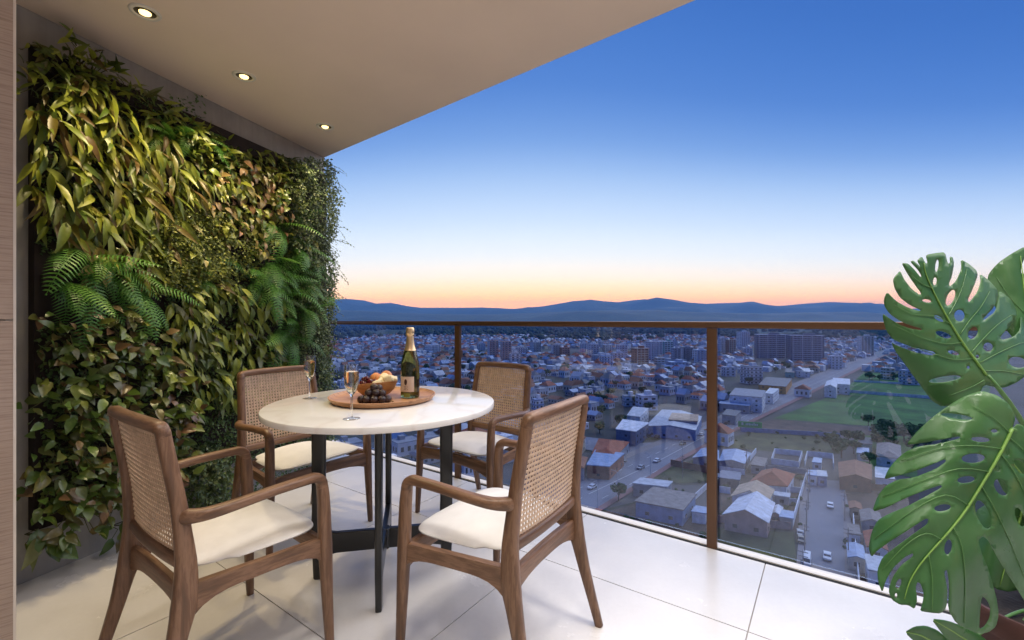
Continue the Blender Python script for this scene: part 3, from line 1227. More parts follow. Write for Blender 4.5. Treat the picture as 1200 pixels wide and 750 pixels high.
def fern(px, py, label, group, count, lens, outw=(.3, .9), lat=(-.6, .8), up=(-.5, .6)):
    base = wall_pt(px, py, .07)
    t = thing('fern', label, 'fern', base, 0, group)
    for i in range(count):
        along = WM * rnd.uniform(*outw) + WT * rnd.uniform(*lat) + V((0, 0, rnd.uniform(*up)))
        nrm = V((0, 0, 1)) + WM * rnd.uniform(.5, 1.0)
        o_ = bpy.data.objects.new('frond', rnd.choice(frond_meshes))
        C.objects.link(o_)
        o_.parent = t
        o_.matrix_basis = basis(WT * rnd.uniform(-.04, .04) + V((0, 0, rnd.uniform(-.04, .04))), along, nrm, rnd.uniform(*lens))
    return t


for px_, py_ in ((322, 270), (345, 292), (318, 310), (352, 330), (325, 345), (348, 370), (300, 330), (335, 395)):
    fern(px_, py_, 'bright green fern with feathery fronds toward the railing end of the planted wall', 'bright ferns', 10, (.26, .42))
for px_, py_ in ((88, 300), (112, 312), (150, 330), (70, 330)):
    fern(px_, py_, 'dark green fern arching below the strap leaves on the planted wall', 'dark ferns below the strap leaves', 8, (.26, .40), (.3, .9), (-.4, .9), (-.7, .3))
for px_, py_ in ((222, 160), (240, 168), (198, 165)):
    fern(px_, py_, 'small dark fern sticking up at the top edge of the planted wall', 'ferns along the top edge', 8, (.16, .27), (.2, .8), (-.6, .9), (-.1, .9))
fern(232, 325, 'fine fern between the creeper and the lance-leaved plants', None, 8, (.14, .22))
fern(318, 452, 'low fern behind the chair at the planted wall', None, 8, (.14, .22))


def tuft(name, label, cat, group, mat, px0, px1, py0, py1, n, size, depth, strands=0, seed=1, drop=.35):
    """small-leaved creeper: one mass of tiny leaves on trailing shoots"""
    r = random.Random(seed)
    base = wall_pt((px0 + px1) / 2, (py0 + py1) / 2, .05)
    t = thing(name, label, cat, base, 0, group)
    m_, sm = MB(), MB()

    def leaf(p, dr, nm, s):
        y = dr.normalized()
        z = (nm - y * nm.dot(y))
        z = z.normalized() if z.length > 1e-5 else y.orthogonal().normalized()
        x_ = y.cross(z)
        m_.add([p, p + y * s * .45 + x_ * s * .36 + z * s * .08, p + y * s - z * s * .12, p + y * s * .45 - x_ * s * .36 + z * s * .08], [(0, 1, 2), (0, 2, 3)])
    for i in range(n):
        a, b = r.uniform(-1, 1), r.uniform(-1, 1)
        e_ = max(0, 1 - (a * a * a * a + b * b * b * b) ** .5)
        hh = depth * (.25 + .75 * e_ ** .6) * (.65 + .5 * noise.noise(V((a * 3, b * 3, seed))) + r.uniform(-.3, .15))
        p = wall_pt(lerp(px0, px1, (a + 1) / 2), lerp(py0, py1, (b + 1) / 2), .04) + WM * hh - base
        leaf(p, WM * r.uniform(-.2, .8) + WT * r.uniform(-1, 1) + V((0, 0, r.uniform(-1, .4))), WM + V((r.uniform(-.8, .8), r.uniform(-.8, .8), r.uniform(-.2, 1))), size * r.uniform(.6, 1.3))
    for i in range(strands):
        a, b = r.uniform(0, 1), r.uniform(0, .9)
        p = wall_pt(lerp(px0, px1, a), lerp(py0, py1, b), .05) + WM * depth * r.uniform(.25, .55) - base
        d = (WM * r.uniform(.5, 1.1) + WT * r.uniform(-.4, .8) + V((0, 0, r.uniform(-1.0, .15)))).normalized()
        path = [p.copy()]
        ln = drop * r.uniform(.35, 1)
        st = .018
        for j in range(int(ln / st)):
            d = (d + V((0, 0, -.10)) + V((r.uniform(-.16, .16), r.uniform(-.16, .16), r.uniform(-.1, .1)))).normalized()
            p = p + d * st
            path.append(p.copy())
            sd = d.cross(V((0, 0, 1)))
            leaf(p, d * .4 + sd * (1 if j % 2 else -1) + V((0, 0, r.uniform(-.5, .2))), WM + V((0, 0, .6)) + V((r.uniform(-.5, .5), r.uniform(-.5, .5), 0)), size * r.uniform(.7, 1.2))
        sm.tube(path[::2] if len(path) > 4 else path, .0012, 3, 0, False)
    tag(m_.build('foliage', mat, t), kind='stuff')
    if strands:
        tag(sm.build('stem', M_twig, t), kind='stuff')
    return t


tuft('creeper', 'fine yellow-green creeper in the middle of the planted wall', 'creeper', None, ML_moss, 150, 262, 242, 345, 5200, .017, .20, 60, 1, .16)
tuft('creeper', 'fine creeper spilling below the pink-leaved plants', 'creeper', None, ML_moss, 205, 300, 240, 330, 2600, .017, .16, 40, 2, .16)
tuft('creeping_fig', 'dark creeping fig behind the chair at the planted wall', 'creeper', None, ML_fig, 228, 372, 420, 600, 5600, .019, .12, 50, 3, .15)
tuft('creeping_fig', 'dark creeping fig in the gap above the lance leaves', 'creeper', None, ML_fig, 190, 345, 300, 420, 2600, .019, .08, 20, 8, .15)
tuft('ivy', 'small-leaved ivy trailing at the top outer corner of the planted wall', 'ivy', None, ML_ivy, 322, 380, 186, 300, 5600, .021, .31, 90, 4, .17)
tuft('ivy', 'small-leaved ivy hanging beside the bright ferns', 'ivy', None, ML_ivy, 335, 381, 280, 400, 4200, .021, .25, 80, 5, .16)
tuft('ivy', 'small-leaved ivy hanging low next to the railing\'s first post', 'ivy', None, ML_ivy, 335, 382, 370, 540, 4600, .021, .23, 80, 6, .15)
tuft('ivy', 'variegated low creeper beside the seat of the chair at the pillar', 'creeper', None, ML_ivy, 205, 262, 520, 590, 1300, .026, .14, 24, 7, .14)
tuft('creeping_fig', 'sparse dark creeper behind the bronze-leaved plants', 'creeper', None, ML_fig, 45, 230, 380, 600, 2600, .02, .05, 20, 9, .15)
tuft('creeping_fig', 'sparse dark creeper behind the strap leaves', 'creeper', None, ML_fig, 45, 240, 110, 300, 2200, .02, .05, 20, 10, .15)

# ------------------------------------------------------------------ monstera in its pot
ML_mon = None


def monsteramat():
    k = NT('monstera_blade')
    v = k.coord((1, 1, 1))
    f = k.noise(v, 6, 4)
    c = k.ramp(f, [(.3, (.034, .115, .036)), (.5, (.062, .17, .055)), (.7, (.10, .23, .085))])
    k.l(c, k.b.inputs['Base Color'])
    k.l(k.ramp(k.noise(v, 11, 4), [(.3, (.24, .24, .24)), (.7, (.46, .46, .46))]), k.b.inputs['Roughness'])
    k.b.inputs['Specular IOR Level'].default_value = .5
    k.bump(k.noise(v, 40, 5), .10, .006)
    tr = k.n('ShaderNodeBsdfTranslucent')
    tr.inputs[0].default_value = (.09, .26, .03, 1)
    ms = k.n('ShaderNodeMixShader')
    ms.inputs[0].default_value = .28
    k.l(k.b.outputs[0], ms.inputs[1])
    k.l(tr.outputs[0], ms.inputs[2])
    k.l(ms.outputs[0], k.out.inputs[0])
    return k.m


ML_mon = monsteramat()
M_rib = plain('monstera_rib', (.17, .33, .06), .4, .15, 12)
M_vein = plain('monstera_vein', (.075, .19, .05), .4, .15, 12)
M_pot = plain('terracotta', (.062, .021, .016), .75, .35, 12, bump=.2, bscale=40)
M_soil = plain('coir_soil', (.018, .012, .010), .95, .4, 40, bump=.6, bscale=90)

pot_c = V((1.43, 1.20, 0))
mon = thing('monstera_plant', 'potted monstera with large split leaves beside the glass railing', 'potted plant', pot_c)
autosmooth(MB().lathe([(0, .0), (.115, 0), (.122, .006), (.165, .30), (.182, .302), (.186, .31), (.186, .352), (.180, .36), (.168, .358), (.160, .33), (0, .33)], 48).build('pot', M_pot, mon), 40)
so = MB()
r_ = random.Random(3)
vs, fs = [(0, 0, .352)], []
for i in range(1, 7):
    for j in range(24):
        a = 2 * math.pi * j / 24
        vs.append((.161 * i / 6 * math.cos(a), .161 * i / 6 * math.sin(a), .342 + .012 * noise.noise(V((i * .9, j * .9, 0)))))
fs += [(0, 1 + j, 1 + (j + 1) % 24) for j in range(24)]
for i in range(5):
    for j in range(24):
        a, b = 1 + i * 24 + j, 1 + i * 24 + (j + 1) % 24
        fs.append((a, a + 24, b + 24, b))
so.add(vs, fs)
so.build('soil', M_soil, mon, True)
pole = MB().lathe([(.030, .33), (.030, .62), (.026, .64), (0, .642)], 16)
for i in range(700):
    z_ = r_.uniform(.35, .64)
    a = r_.uniform(0, 6.283)
    p0 = V((.029 * math.cos(a), .029 * math.sin(a), z_))
    p1 = p0 + V((.016 * math.cos(a + r_.uniform(-1, 1)), .016 * math.sin(a + r_.uniform(-1, 1)), r_.uniform(-.02, .03)))
    pole.add([p0, p0 + V((0, 0, .0015)), p1], [(0, 1, 2)])
tag(pole.build('coir_pole', M_soil, mon), kind='stuff')


def pip(p, poly):
    x_, y_ = p
    ins = False
    n = len(poly)
    for i in range(n):
        x0, y0 = poly[i]
        x1, y1 = poly[(i + 1) % n]
        if (y0 > y_) != (y1 > y_) and x_ < (x1 - x0) * (y_ - y0) / (y1 - y0) + x0:
            ins = not ins
    return ins


def ell(cx, cy, rx, ry, ang=0, n=14):
    ca, sa = math.cos(R(ang)), math.sin(R(ang))
    return [(cx + rx * math.cos(t) * ca - ry * math.sin(t) * sa, cy + rx * math.cos(t) * sa + ry * math.sin(t) * ca) for t in [2 * math.pi * i / n for i in range(n)]]


def chaikin(poly, q=.2):
    out = []
    n = len(poly)
    for i in range(n):
        a, b = poly[i], poly[(i + 1) % n]
        out.append((lerp(a[0], b[0], q), lerp(a[1], b[1], q)))
        out.append((lerp(a[0], b[0], 1 - q), lerp(a[1], b[1], 1 - q)))
    return out


def dist_mid(p, mid):
    best = 1e9
    for (ax_, ay_), (bx_, by_) in zip(mid[:-1], mid[1:]):
        L2 = (bx_ - ax_) ** 2 + (by_ - ay_) ** 2
        t = max(0, min(1, ((p[0] - ax_) * (bx_ - ax_) + (p[1] - ay_) * (by_ - ay_)) / L2))
        d = math.hypot(p[0] - ax_ - t * (bx_ - ax_), p[1] - ay_ - t * (by_ - ay_))
        best = min(best, d)
    return best


def monstera_leaf(outline, holes, mid, veins, depth, label):
    """leaf blade with its slits and holes; its surface is bent in depth and given thickness"""
    outline = chaikin(outline, .18)
    polys = [outline] + [chaikin(h, .2) for h in holes]
    xs = [p[0] for p in outline]
    ys = [p[1] for p in outline]
    pts, edges = [], []
    for pl in polys:
        o_ = len(pts)
        pts += pl
        edges += [(o_ + i, o_ + (i + 1) % len(pl)) for i in range(len(pl))]
    gx = min(xs)
    while gx < max(xs):
        gy = min(ys)
        while gy < max(ys):
            q_ = (gx + 1.3 * math.sin(gy), gy + 1.3 * math.sin(gx * 1.3))
            if pip(q_, outline) and not any(pip(q_, h) for h in polys[1:]):
                pts.append(q_)
            gy += 6
        gx += 6
    res = delaunay_2d_cdt([V(p) for p in pts], edges, [], 0, 1e-4)
    vv, ff = res[0], res[2]
    keep = []
    for f in ff:
        c = (sum(vv[i].x for i in f) / 3, sum(vv[i].y for i in f) / 3)
        if pip(c, outline) and not any(pip(c, h) for h in polys[1:]):
            keep.append(f)

    def to3(p, lift=0.0):
        # the blade puffs up between its side veins
        dv = min([dist_mid(p, vn) for vn in veins] + [dist_mid(p, mid)])
        return PD(p[0], p[1], depth(p, dist_mid(p, mid)) - lift - 0.0052 * (1 - math.exp(-(dv / 9) ** 1.5))) - pot_c
    m_ = MB()
    m_.add([to3((p.x, p.y)) for p in vv], keep)
    o_ = m_.build('leaf', ML_mon, mon, True)
    o_['label'] = label
    bm = bmesh.new()
    bm.from_mesh(o_.data)
    bmesh.ops.delete(bm, geom=[v for v in bm.verts if not v.link_faces], context='VERTS')
    bmesh.ops.recalc_face_normals(bm, faces=bm.faces)
    bm.to_mesh(o_.data)
    bm.free()
    so_ = o_.modifiers.new('thickness', 'SOLIDIFY')
    so_.thickness = .0012
    so_.offset = 0
    mp = smooth_path([(a, b, 0) for a, b in mid], 3)
    n = len(mp)
    MB().tube([to3((p.x, p.y), .0025) for p in mp], [lerp(.0034, .0008, i / (n - 1)) for i in range(n)], 8).build('midrib', M_rib, o_, True)
    for vn in veins:
        vp = smooth_path([(a, b, 0) for a, b in vn], 3)
        nn = len(vp)
        MB().tube([to3((p.x, p.y), .0032) for p in vp], [lerp(.0012, .0006, i / (nn - 1)) for i in range(nn)], 6).build('vein', M_vein, o_, True)
    return o_


z1 = lambda pts: [(1000 + a / 3.75, 280 + b / 3.75) for a, b in pts]
out1 = z1([(575, 640), (545, 690), (470, 722), (392, 738), (345, 712), (300, 650), (262, 600), (215, 535), (182, 490), (166, 452), (186, 466), (270, 498), (340, 512), (364, 506), (350, 494), (270, 478), (205, 456),
           (172, 440), (145, 405), (128, 345), (131, 328), (160, 350), (205, 378), (250, 394), (300, 402), (302, 394), (240, 376), (200, 358), (160, 330), (136, 295), (134, 265), (148, 232), (185, 272), (240, 302), (285, 316),
           (300, 314), (250, 292), (205, 258), (182, 218), (174, 180), (186, 160), (205, 140), (222, 178), (255, 220), (290, 246), (300, 240), (270, 200), (236, 150), (212, 105), (240, 108), (268, 135), (296, 170), (300, 162), (284, 135), (250, 100),
           (262, 94), (298, 125), (280, 95), (300, 76), (318, 110), (327, 104), (318, 70), (360, 62), (402, 58), (414, 108), (426, 106), (424, 78), (436, 80), (442, 110), (432, 165), (418, 200), (426, 208), (452, 185), (476, 130), (472, 90),
           (505, 108), (540, 138), (546, 160), (530, 205), (500, 272), (510, 278), (545, 235), (560, 190), (556, 152), (598, 185), (632, 222), (634, 255), (618, 300), (568, 352), (576, 358), (625, 318), (640, 262), (640, 226),
           (690, 264), (714, 306), (717, 338), (690, 380), (642, 432), (655, 444), (705, 430), (732, 400), (736, 332), (775, 380), (800, 440), (805, 520), (770, 590), (720, 630), (660, 655), (615, 650)])
holes1 = [ell(*a) for a in []]
for cx_, cy_, rx_, ry_, an_ in ((358, 186, 9, 18, 8), (367, 118, 8, 28, 8), (322, 272, 20, 7, 8), (427, 258, 17, 38, 25), (466, 337, 24, 26, 0), (375, 350, 24, 10, 30), (396, 421, 36, 13, 18), (440, 500, 26, 9, 15),
                                 (525, 413, 20, 30, 30), (592, 475, 22, 20, 0), (402, 616, 72, 13, -8), (722, 542, 42, 24, 10), (545, 517, 8, 8, 0), (505, 565, 7, 7, 0)):
    holes1.append(z1(ell(cx_, cy_, rx_, ry_, an_)))
mid1 = z1([(585, 600), (545, 545), (490, 470), (430, 375), (380, 285), (345, 215), (318, 150), (310, 105)])
veins1 = [z1(v_) for v_ in ([(530, 525), (440, 530), (340, 500), (240, 470)], [(480, 455), (400, 460), (290, 430), (190, 385)], [(430, 375), (360, 340), (260, 330), (180, 290)],
                            [(520, 498), (570, 440), (630, 380), (700, 330)], [(470, 420), (510, 360), (560, 300), (600, 230)], [(415, 340), (450, 280), (480, 210), (500, 130)],
                            [(555, 545), (640, 500), (730, 460), (790, 450)], [(575, 580), (660, 580), (760, 600)], [(575, 620), (520, 650), (420, 690)], [(345, 215), (300, 195), (240, 150)])]


def dep1(p, m_):
    a = (p[0] - 1130) / 100
    b = (p[1] - 400) / 100
    return 1.16 + .05 * a - .05 * b + .000010 * m_ * m_ * 1.1 + .004 * math.sin(m_ * .09)


monstera_leaf(out1, holes1, mid1, veins1, dep1, 'upper split leaf standing before the sunset sky')

out2 = [(1186, 503), (1190, 488), (1182, 473), (1168, 463), (1150, 458), (1133, 463), (1118, 471), (1095, 487), (1076, 504), (1061, 522), (1080, 519), (1104, 515), (1124, 511), (1126, 513.5), (1100, 520), (1076, 523), (1060, 530), (1047, 542), (1040, 552), (1036, 562),
        (1050, 558), (1072, 552), (1095, 543), (1107, 538), (1109, 540.5), (1096, 550), (1070, 560), (1052, 562), (1038, 569), (1028, 582), (1022, 600), (1038, 595), (1060, 584), (1085, 574), (1103, 568), (1104, 571), (1088, 580), (1062, 594), (1042, 602), (1028, 610), (1021, 625), (1018, 642), (1021, 653),
        (1028, 645), (1045, 633), (1066, 620), (1084, 608), (1088, 608), (1087, 614), (1070, 626), (1048, 642), (1034, 653), (1028, 668), (1029, 682), (1034, 695), (1038, 680), (1047, 665), (1060, 653), (1070, 648), (1070, 652), (1056, 662), (1046, 676), (1041, 692), (1045, 703), (1055, 709), (1064, 709), (1072, 714),
        (1075, 703), (1073, 688), (1075, 682), (1079, 684), (1083, 696), (1081, 708), (1078, 716), (1090, 718), (1102, 719), (1109, 712), (1110, 690), (1106, 670), (1110, 667), (1113, 690), (1111, 714), (1121, 731), (1135, 738), (1147, 743), (1158, 741), (1167, 734), (1170, 720), (1168, 703), (1163, 684), (1157, 664), (1150, 648), (1146, 633), (1152, 628), (1159, 634),
        (1166, 648), (1178, 668), (1192, 690), (1203, 708), (1214, 716), (1226, 704), (1231, 680), (1229, 645), (1224, 605), (1218, 568), (1213, 535), (1208, 512), (1200, 500), (1192, 496)]
holes2 = [ell(1140.5, 537, 14, 5.5, -3), ell(1132, 562, 10.5, 4, -6), ell(1173, 571, 7, 11, -35), ell(1152, 603, 7.5, 18, -22), ell(1104.5, 595, 10, 4, -8), ell(1121, 488, 19, 3, 8), ell(1149, 515, 11, 3, 4), ell(1196, 547, 6, 10, -40), ell(1195, 606, 5, 12, -20),
          ell(1111, 641, 4.5, 9, 10), ell(1165, 505, 4, 2, 0), ell(1181, 530, 2, 4, 0), ell(1169, 550, 2, 3, 0), [(1150, 698), (1156, 702), (1161, 712), (1160, 724), (1154, 734), (1147, 738), (1148, 720)], ell(1076, 690, .5, .5), ell(1053, 684, 3, 6, 20), ell(1050, 698, 1.5, 3, 0)]
holes2 = [h for i, h in enumerate(holes2) if i != 14]
mid2 = [(1186, 503), (1178, 520), (1165, 544), (1150, 569), (1131, 599), (1113, 622), (1095, 642), (1078, 662), (1066, 682), (1060, 702)]
veins2 = [[(1174, 526), (1140, 522), (1100, 526), (1056, 540)], [(1160, 553), (1125, 549), (1085, 562), (1034, 582)], [(1135, 592), (1108, 580), (1070, 598), (1024, 632)], [(1104, 633), (1085, 625), (1060, 640), (1034, 668)], [(1088, 650), (1092, 672), (1093, 700), (1092, 715)],
          [(1117, 618), (1127, 640), (1131, 680), (1130, 730)], [(1150, 569), (1166, 597), (1186, 640), (1206, 690)], [(1172, 531), (1188, 552), (1206, 590), (1222, 640)], [(1182, 512), (1198, 526), (1212, 545)], [(1184, 508), (1165, 490), (1140, 476)]]


def dep2(p, m_):
    b = (p[1] - 500) / 240
    left = max(0, (1120 - p[0]) / 100)
    return 1.04 - .10 * b + .05 * left * left + .000006 * m_ * m_ + .004 * math.sin(m_ * .09 + 1)


monstera_leaf(out2, holes2, mid2, veins2, dep2, 'large split leaf hanging over the terrace floor')
out3 = [(1157, 324), (1163, 315), (1171, 307), (1184, 298), (1200, 289), (1222, 286), (1243, 300), (1254, 330), (1252, 365), (1240, 395), (1220, 412), (1195, 405), (1178, 385), (1166, 360), (1159, 340)]
monstera_leaf(out3, [ell(1202, 309, 4, 13, 20), ell(1222, 330, 5, 12, -20)], [(1206, 405), (1204, 370), (1200, 335), (1196, 300)], [[(1204, 370), (1185, 350), (1168, 325)], [(1203, 380), (1225, 355), (1248, 335)]],
              lambda p, m_: 1.30 - .0008 * (p[1] - 330) + .00002 * m_ * m_, 'leaf rising behind the upper split leaf')
out4 = [(1060, 741), (1072, 734), (1085, 733), (1098, 738), (1110, 748), (1120, 764), (1112, 778), (1094, 772), (1078, 758)]
monstera_leaf(out4, [], [(1116, 772), (1098, 756), (1080, 745), (1062, 741)], [], lambda p, m_: 1.10 + .00004 * m_ * m_ + .0006 * (p[0] - 1060), 'small dark leaf low by the pot')
out5 = [(1091, 725), (1110, 727), (1132, 735), (1152, 746), (1166, 762), (1170, 785), (1150, 782), (1126, 765), (1106, 745)]
monstera_leaf(out5, [], [(1165, 782), (1145, 760), (1120, 742), (1094, 727)], [], lambda p, m_: 1.12 + .00004 * m_ * m_ + .0004 * (p[0] - 1090), 'small pointed leaf low by the pot')
out6 = [(1142, 600), (1160, 588), (1190, 584), (1222, 592), (1240, 615), (1238, 650), (1215, 682), (1185, 694), (1165, 690), (1150, 668), (1142, 635)]
monstera_leaf(out6, [], [(1200, 592), (1192, 620), (1182, 650), (1172, 686)], [[(1196, 605), (1170, 610), (1148, 625)], [(1190, 628), (1214, 640), (1234, 648)]], lambda p, m_: 1.24 + .00003 * m_ * m_ - .0004 * (p[1] - 600), 'shaded leaf behind the large hanging one')
out7 = [(1160, 520), (1185, 512), (1215, 520), (1236, 545), (1232, 580), (1205, 592), (1178, 580), (1164, 552)]
monstera_leaf(out7, [], [(1215, 585), (1200, 560), (1180, 535), (1163, 522)], [], lambda p, m_: 1.20 + .00003 * m_ * m_, 'shaded round leaf behind the hanging one\'s base')
# petioles
for (px_, py_, d_), ctrl, rr in (((1157, 440, 1.155), (.02, -.03, .75), .0065), ((1186, 503, 1.04), (-.03, -.08, .80), .0065), ((1206, 405, 1.26), (.06, .03, .7), .006), ((1200, 592, 1.23), (.02, .0, .55), .005), ((1215, 585, 1.20), (.03, .02, .55), .005), ((1116, 772, 1.13), (-.10, -.02, .40), .0035), ((1165, 782, 1.14), (-.06, -.02, .42), .0035)):
    e_ = PD(px_, py_, d_) - pot_c
    s_ = V((rnd.uniform(-.04, .04), rnd.uniform(-.05, .0), .335))
    c_ = V(ctrl)
    pts = [(1 - t) ** 2 * s_ + 2 * t * (1 - t) * c_ + t * t * e_ for t in [i / 14 for i in range(15)]]
    MB().tube(pts, [lerp(rr * 1.5, rr * .75, i / 14) for i in range(15)], 8).build('petiole', M_vein, mon, True)

# ================================================================== the town below
MC = {}
for nm_, col_, ro_ in (('white', (.70, .70, .71), .8), ('cream', (.55, .47, .37), .8), ('lavender', (.54, .54, .60), .8), ('pink', (.50, .30, .25), .8), ('grey', (.30, .30, .32), .8), ('blue', (.16, .24, .42), .7),
                       ('darkblue', (.10, .13, .21), .6), ('brick', (.30, .13, .08), .85), ('teal', (.18, .42, .38), .7), ('orange', (.62, .27, .04), .7), ('clay', (.34, .10, .046), .85), ('rust', (.27, .115, .06), .85),
                       ('tan', (.50, .36, .23), .85), ('metal', (.42, .44, .48), .5), ('slate', (.12, .125, .14), .7), ('bluemetal', (.20, .29, .46), .45), ('stone', (.24, .21, .19), .85)):
    MC[nm_] = plain('town_' + nm_, col_, ro_, .26, .55, bump=.0)
M_win = plain('window_glass', (.035, .045, .065), .12, .3, .5)
M_asph = plain('asphalt', (.185, .19, .22), .85, .22, .05)
M_pave = plain('pavement', (.23, .21, .21), .9, .15, .08)
M_bike = plain('red_lane', (.24, .12, .11), .9, .15, .08)
M_mark = plain('road_paint', (.62, .62, .60), .8, .1, .5)
M_grass = plain('field_grass', (.048, .14, .018), .95, .5, .06)
M_dry = plain('dry_grass', (.060, .068, .022), .95, .55, .13)
M_dirt = plain('bare_earth', (.085, .058, .044), .95, .5, .15)
M_yard = plain('yard_ground', (.10, .095, .092), .95, .3, .08)
M_treel = islandmat('town_tree_leaf', [(0, (.022, .060, .014)), (.6, (.038, .10, .022)), (1, (.06, .145, .032))], .8, .03)
M_trunk = plain('town_tree_trunk', (.09, .06, .04), .9)


def groundmat():
    k = NT('town_ground')
    v = k.coord((1, 1, 1))
    a = k.noise(v, .012, 6, .6)
    b = k.noise(v, .0016, 5, .6)
    c1 = k.ramp(a, [(.30, (.030, .048, .018)), (.45, (.055, .055, .042)), (.58, (.085, .082, .082)), (.75, (.13, .12, .115))])
    c2 = k.ramp(a, [(.3, (.018, .035, .012)), (.7, (.045, .070, .022))])
    sp = k.n('ShaderNodeSeparateXYZ')
    k.l(v, sp.inputs[0])
    ad = k.n('ShaderNodeMath', operation='MULTIPLY_ADD')
    k.l(b, ad.inputs[0])
    ad.inputs[1].default_value = 1400
    k.l(sp.outputs[1], ad.inputs[2])
    mr = k.n('ShaderNodeMapRange')
    mr.inputs['From Min'].default_value = 1900
    mr.inputs['From Max'].default_value = 2500
    k.l(ad.outputs[0], mr.inputs[0])
    mx = k.n('ShaderNodeMix', data_type='RGBA')
    k.l(mr.outputs[0], mx.inputs['Factor'])
    k.l(c1, mx.inputs['A'])
    k.l(c2, mx.inputs['B'])
    k.l(mx.outputs['Result'], k.b.inputs['Base Color'])
    k.b.inputs['Roughness'].default_value = .95
    return k.m


gm = MB()
NX, NY = 40, 40
gm.add([(lerp(-15000, 15000, i / NX), lerp(-400, 12500, j / NY), ZG - .4) for j in range(NY + 1) for i in range(NX + 1)],
       [(j * (NX + 1) + i, j * (NX + 1) + i + 1, (j + 1) * (NX + 1) + i + 1, (j + 1) * (NX + 1) + i) for j in range(NY) for i in range(NX)])
tag(gm.build('ground', groundmat()), kind='structure')


def sheet(name, poly, mat, lvl, label=None, cat=None):
    pts = [G(*p) for p in poly]
    z = ZG - .35 + lvl * .06
    m_ = MB()
    vv = [V((p.x, p.y)) for p in pts]
    res = delaunay_2d_cdt(vv, [(i, (i + 1) % len(vv)) for i in range(len(vv))], [], 1, 1e-4)
    m_.add([(p.x, p.y, z) for p in res[0]], res[2])
    o_ = m_.build(name, mat)
    for p in o_.data.polygons:
        pass
    bm = bmesh.new()
    bm.from_mesh(o_.data)
    for f in bm.faces:
        if f.normal.z < 0:
            f.normal_flip()
    bm.to_mesh(o_.data)
    bm.free()
    return tag(o_, kind='structure')


AVL = [(560, 618), (600, 600), (650, 577), (690, 557), (740, 535), (778, 519), (829, 498), (845, 491), (880, 475.5), (920, 457), (960, 440), (1000, 425), (1040, 408), (1080, 396)]
AVR = [(560, 684), (600, 655), (650, 626), (690, 601), (757, 560), (787, 541), (842, 511.5), (880, 492), (920, 473), (960, 453.5), (1000, 434), (1040, 414), (1080, 400)]
avenue = AVL + AVR[::-1]
side_street = [(949, 562), (983, 563), (988, 600), (990, 650), (990, 700), (942, 700), (944, 640), (947, 600)]
cross_road = [(600, 503), (690, 512), (745, 519), (790, 517), (770, 530), (720, 534), (690, 527), (600, 515)]
LOTS = [('grass_field', [(906, 490), (986, 459), (1100, 468), (1160, 470), (1160, 507), (1010, 498), (930, 492)], M_grass, 1),
        ('grass_field', [(990, 456), (1012, 436), (1110, 440), (1160, 444), (1160, 466), (1100, 464)], M_grass, 1),
        ('dirt_lot', [(873, 500), (906, 491), (1000, 499), (1070, 503), (1070, 511), (960, 508)], M_dirt, 2),
        ('dry_lot', [(848, 514), (880, 506), (985, 512), (985, 531), (930, 531), (843, 523)], M_dry, 2),
        ('yard_lot', [(838, 525), (985, 532), (986, 552), (946, 552), (838, 547)], M_yard, 1),
        ('yard_lot', [(838, 548), (945, 553), (940, 622), (838, 616)], M_dirt, 1),
        ('dirt_lot', [(830, 617), (930, 623), (938, 700), (830, 660)], M_dry, 2),
        ('dirt_lot', [(640, 622), (692, 604), (755, 586), (840, 604), (840, 660), (690, 640)], M_dirt, 2),
        ('dry_lot', [(765, 560), (788, 545), (842, 530), (842, 562), (800, 566)], M_dry, 2),
        ('yard_lot', [(700, 597), (757, 563), (800, 568), (842, 566), (842, 603), (755, 585)], M_yard, 1),
        ('dry_lot', [(989, 566), (1075, 562), (1090, 720), (992, 720)], M_dirt, 1),
        ('grass_lot', [(735, 514), (752, 503), (800, 500), (818, 504), (800, 512), (780, 516)], M_dry, 2),
        ('grass_lot', [(752, 527), (776, 521), (780, 525), (762, 532), (745, 535)], M_dry, 3),
        ('yard_lot', [(690, 530), (748, 536), (690, 556), (640, 575), (600, 590), (600, 520)], M_yard, 1),
        ('grass_lot', [(1000, 508), (1075, 508), (1075, 560), (1005, 545)], M_grass, 1)]
for nm_, pl_, mt_, lv_ in LOTS:
    sheet(nm_, pl_, mt_, lv_)
sheet('avenue', avenue, M_asph, 5)
sheet('cross_road', cross_road, M_asph, 4)
sheet('side_street', side_street, M_asph, 5)
sheet('pavement', [(938, 562), (949, 562), (947, 600), (944, 640), (942, 700), (930, 700), (935, 640)], M_pave, 6)
sheet('pavement', [(983, 563), (988, 563), (996, 600), (1002, 650), (1006, 700), (990, 700), (990, 650), (988, 600)], M_pave, 6)
lane = [(a[0] + (b[0] - a[0]) * 0 + 0, a[1]) for a, b in zip(AVR, AVR)]
sheet('bike_lane', AVR + [(x_ + 3, y_ + (y_ - 375) * .022) for x_, y_ in AVR[::-1]], M_bike, 7)
sheet('pavement', AVL + [(x_ - 3, y_ - (y_ - 375) * .03) for x_, y_ in AVL[::-1]], M_pave, 6)
med = [((a[0] + b[0]) / 2, (a[1] + b[1]) / 2) for a, b in zip(AVL[:-1], AVR)]
mid_line = [(lerp(a[0], b[0], .5), lerp(a[1], b[1], .5)) for a, b in zip(AVL, [AVR[0]] + AVR)]
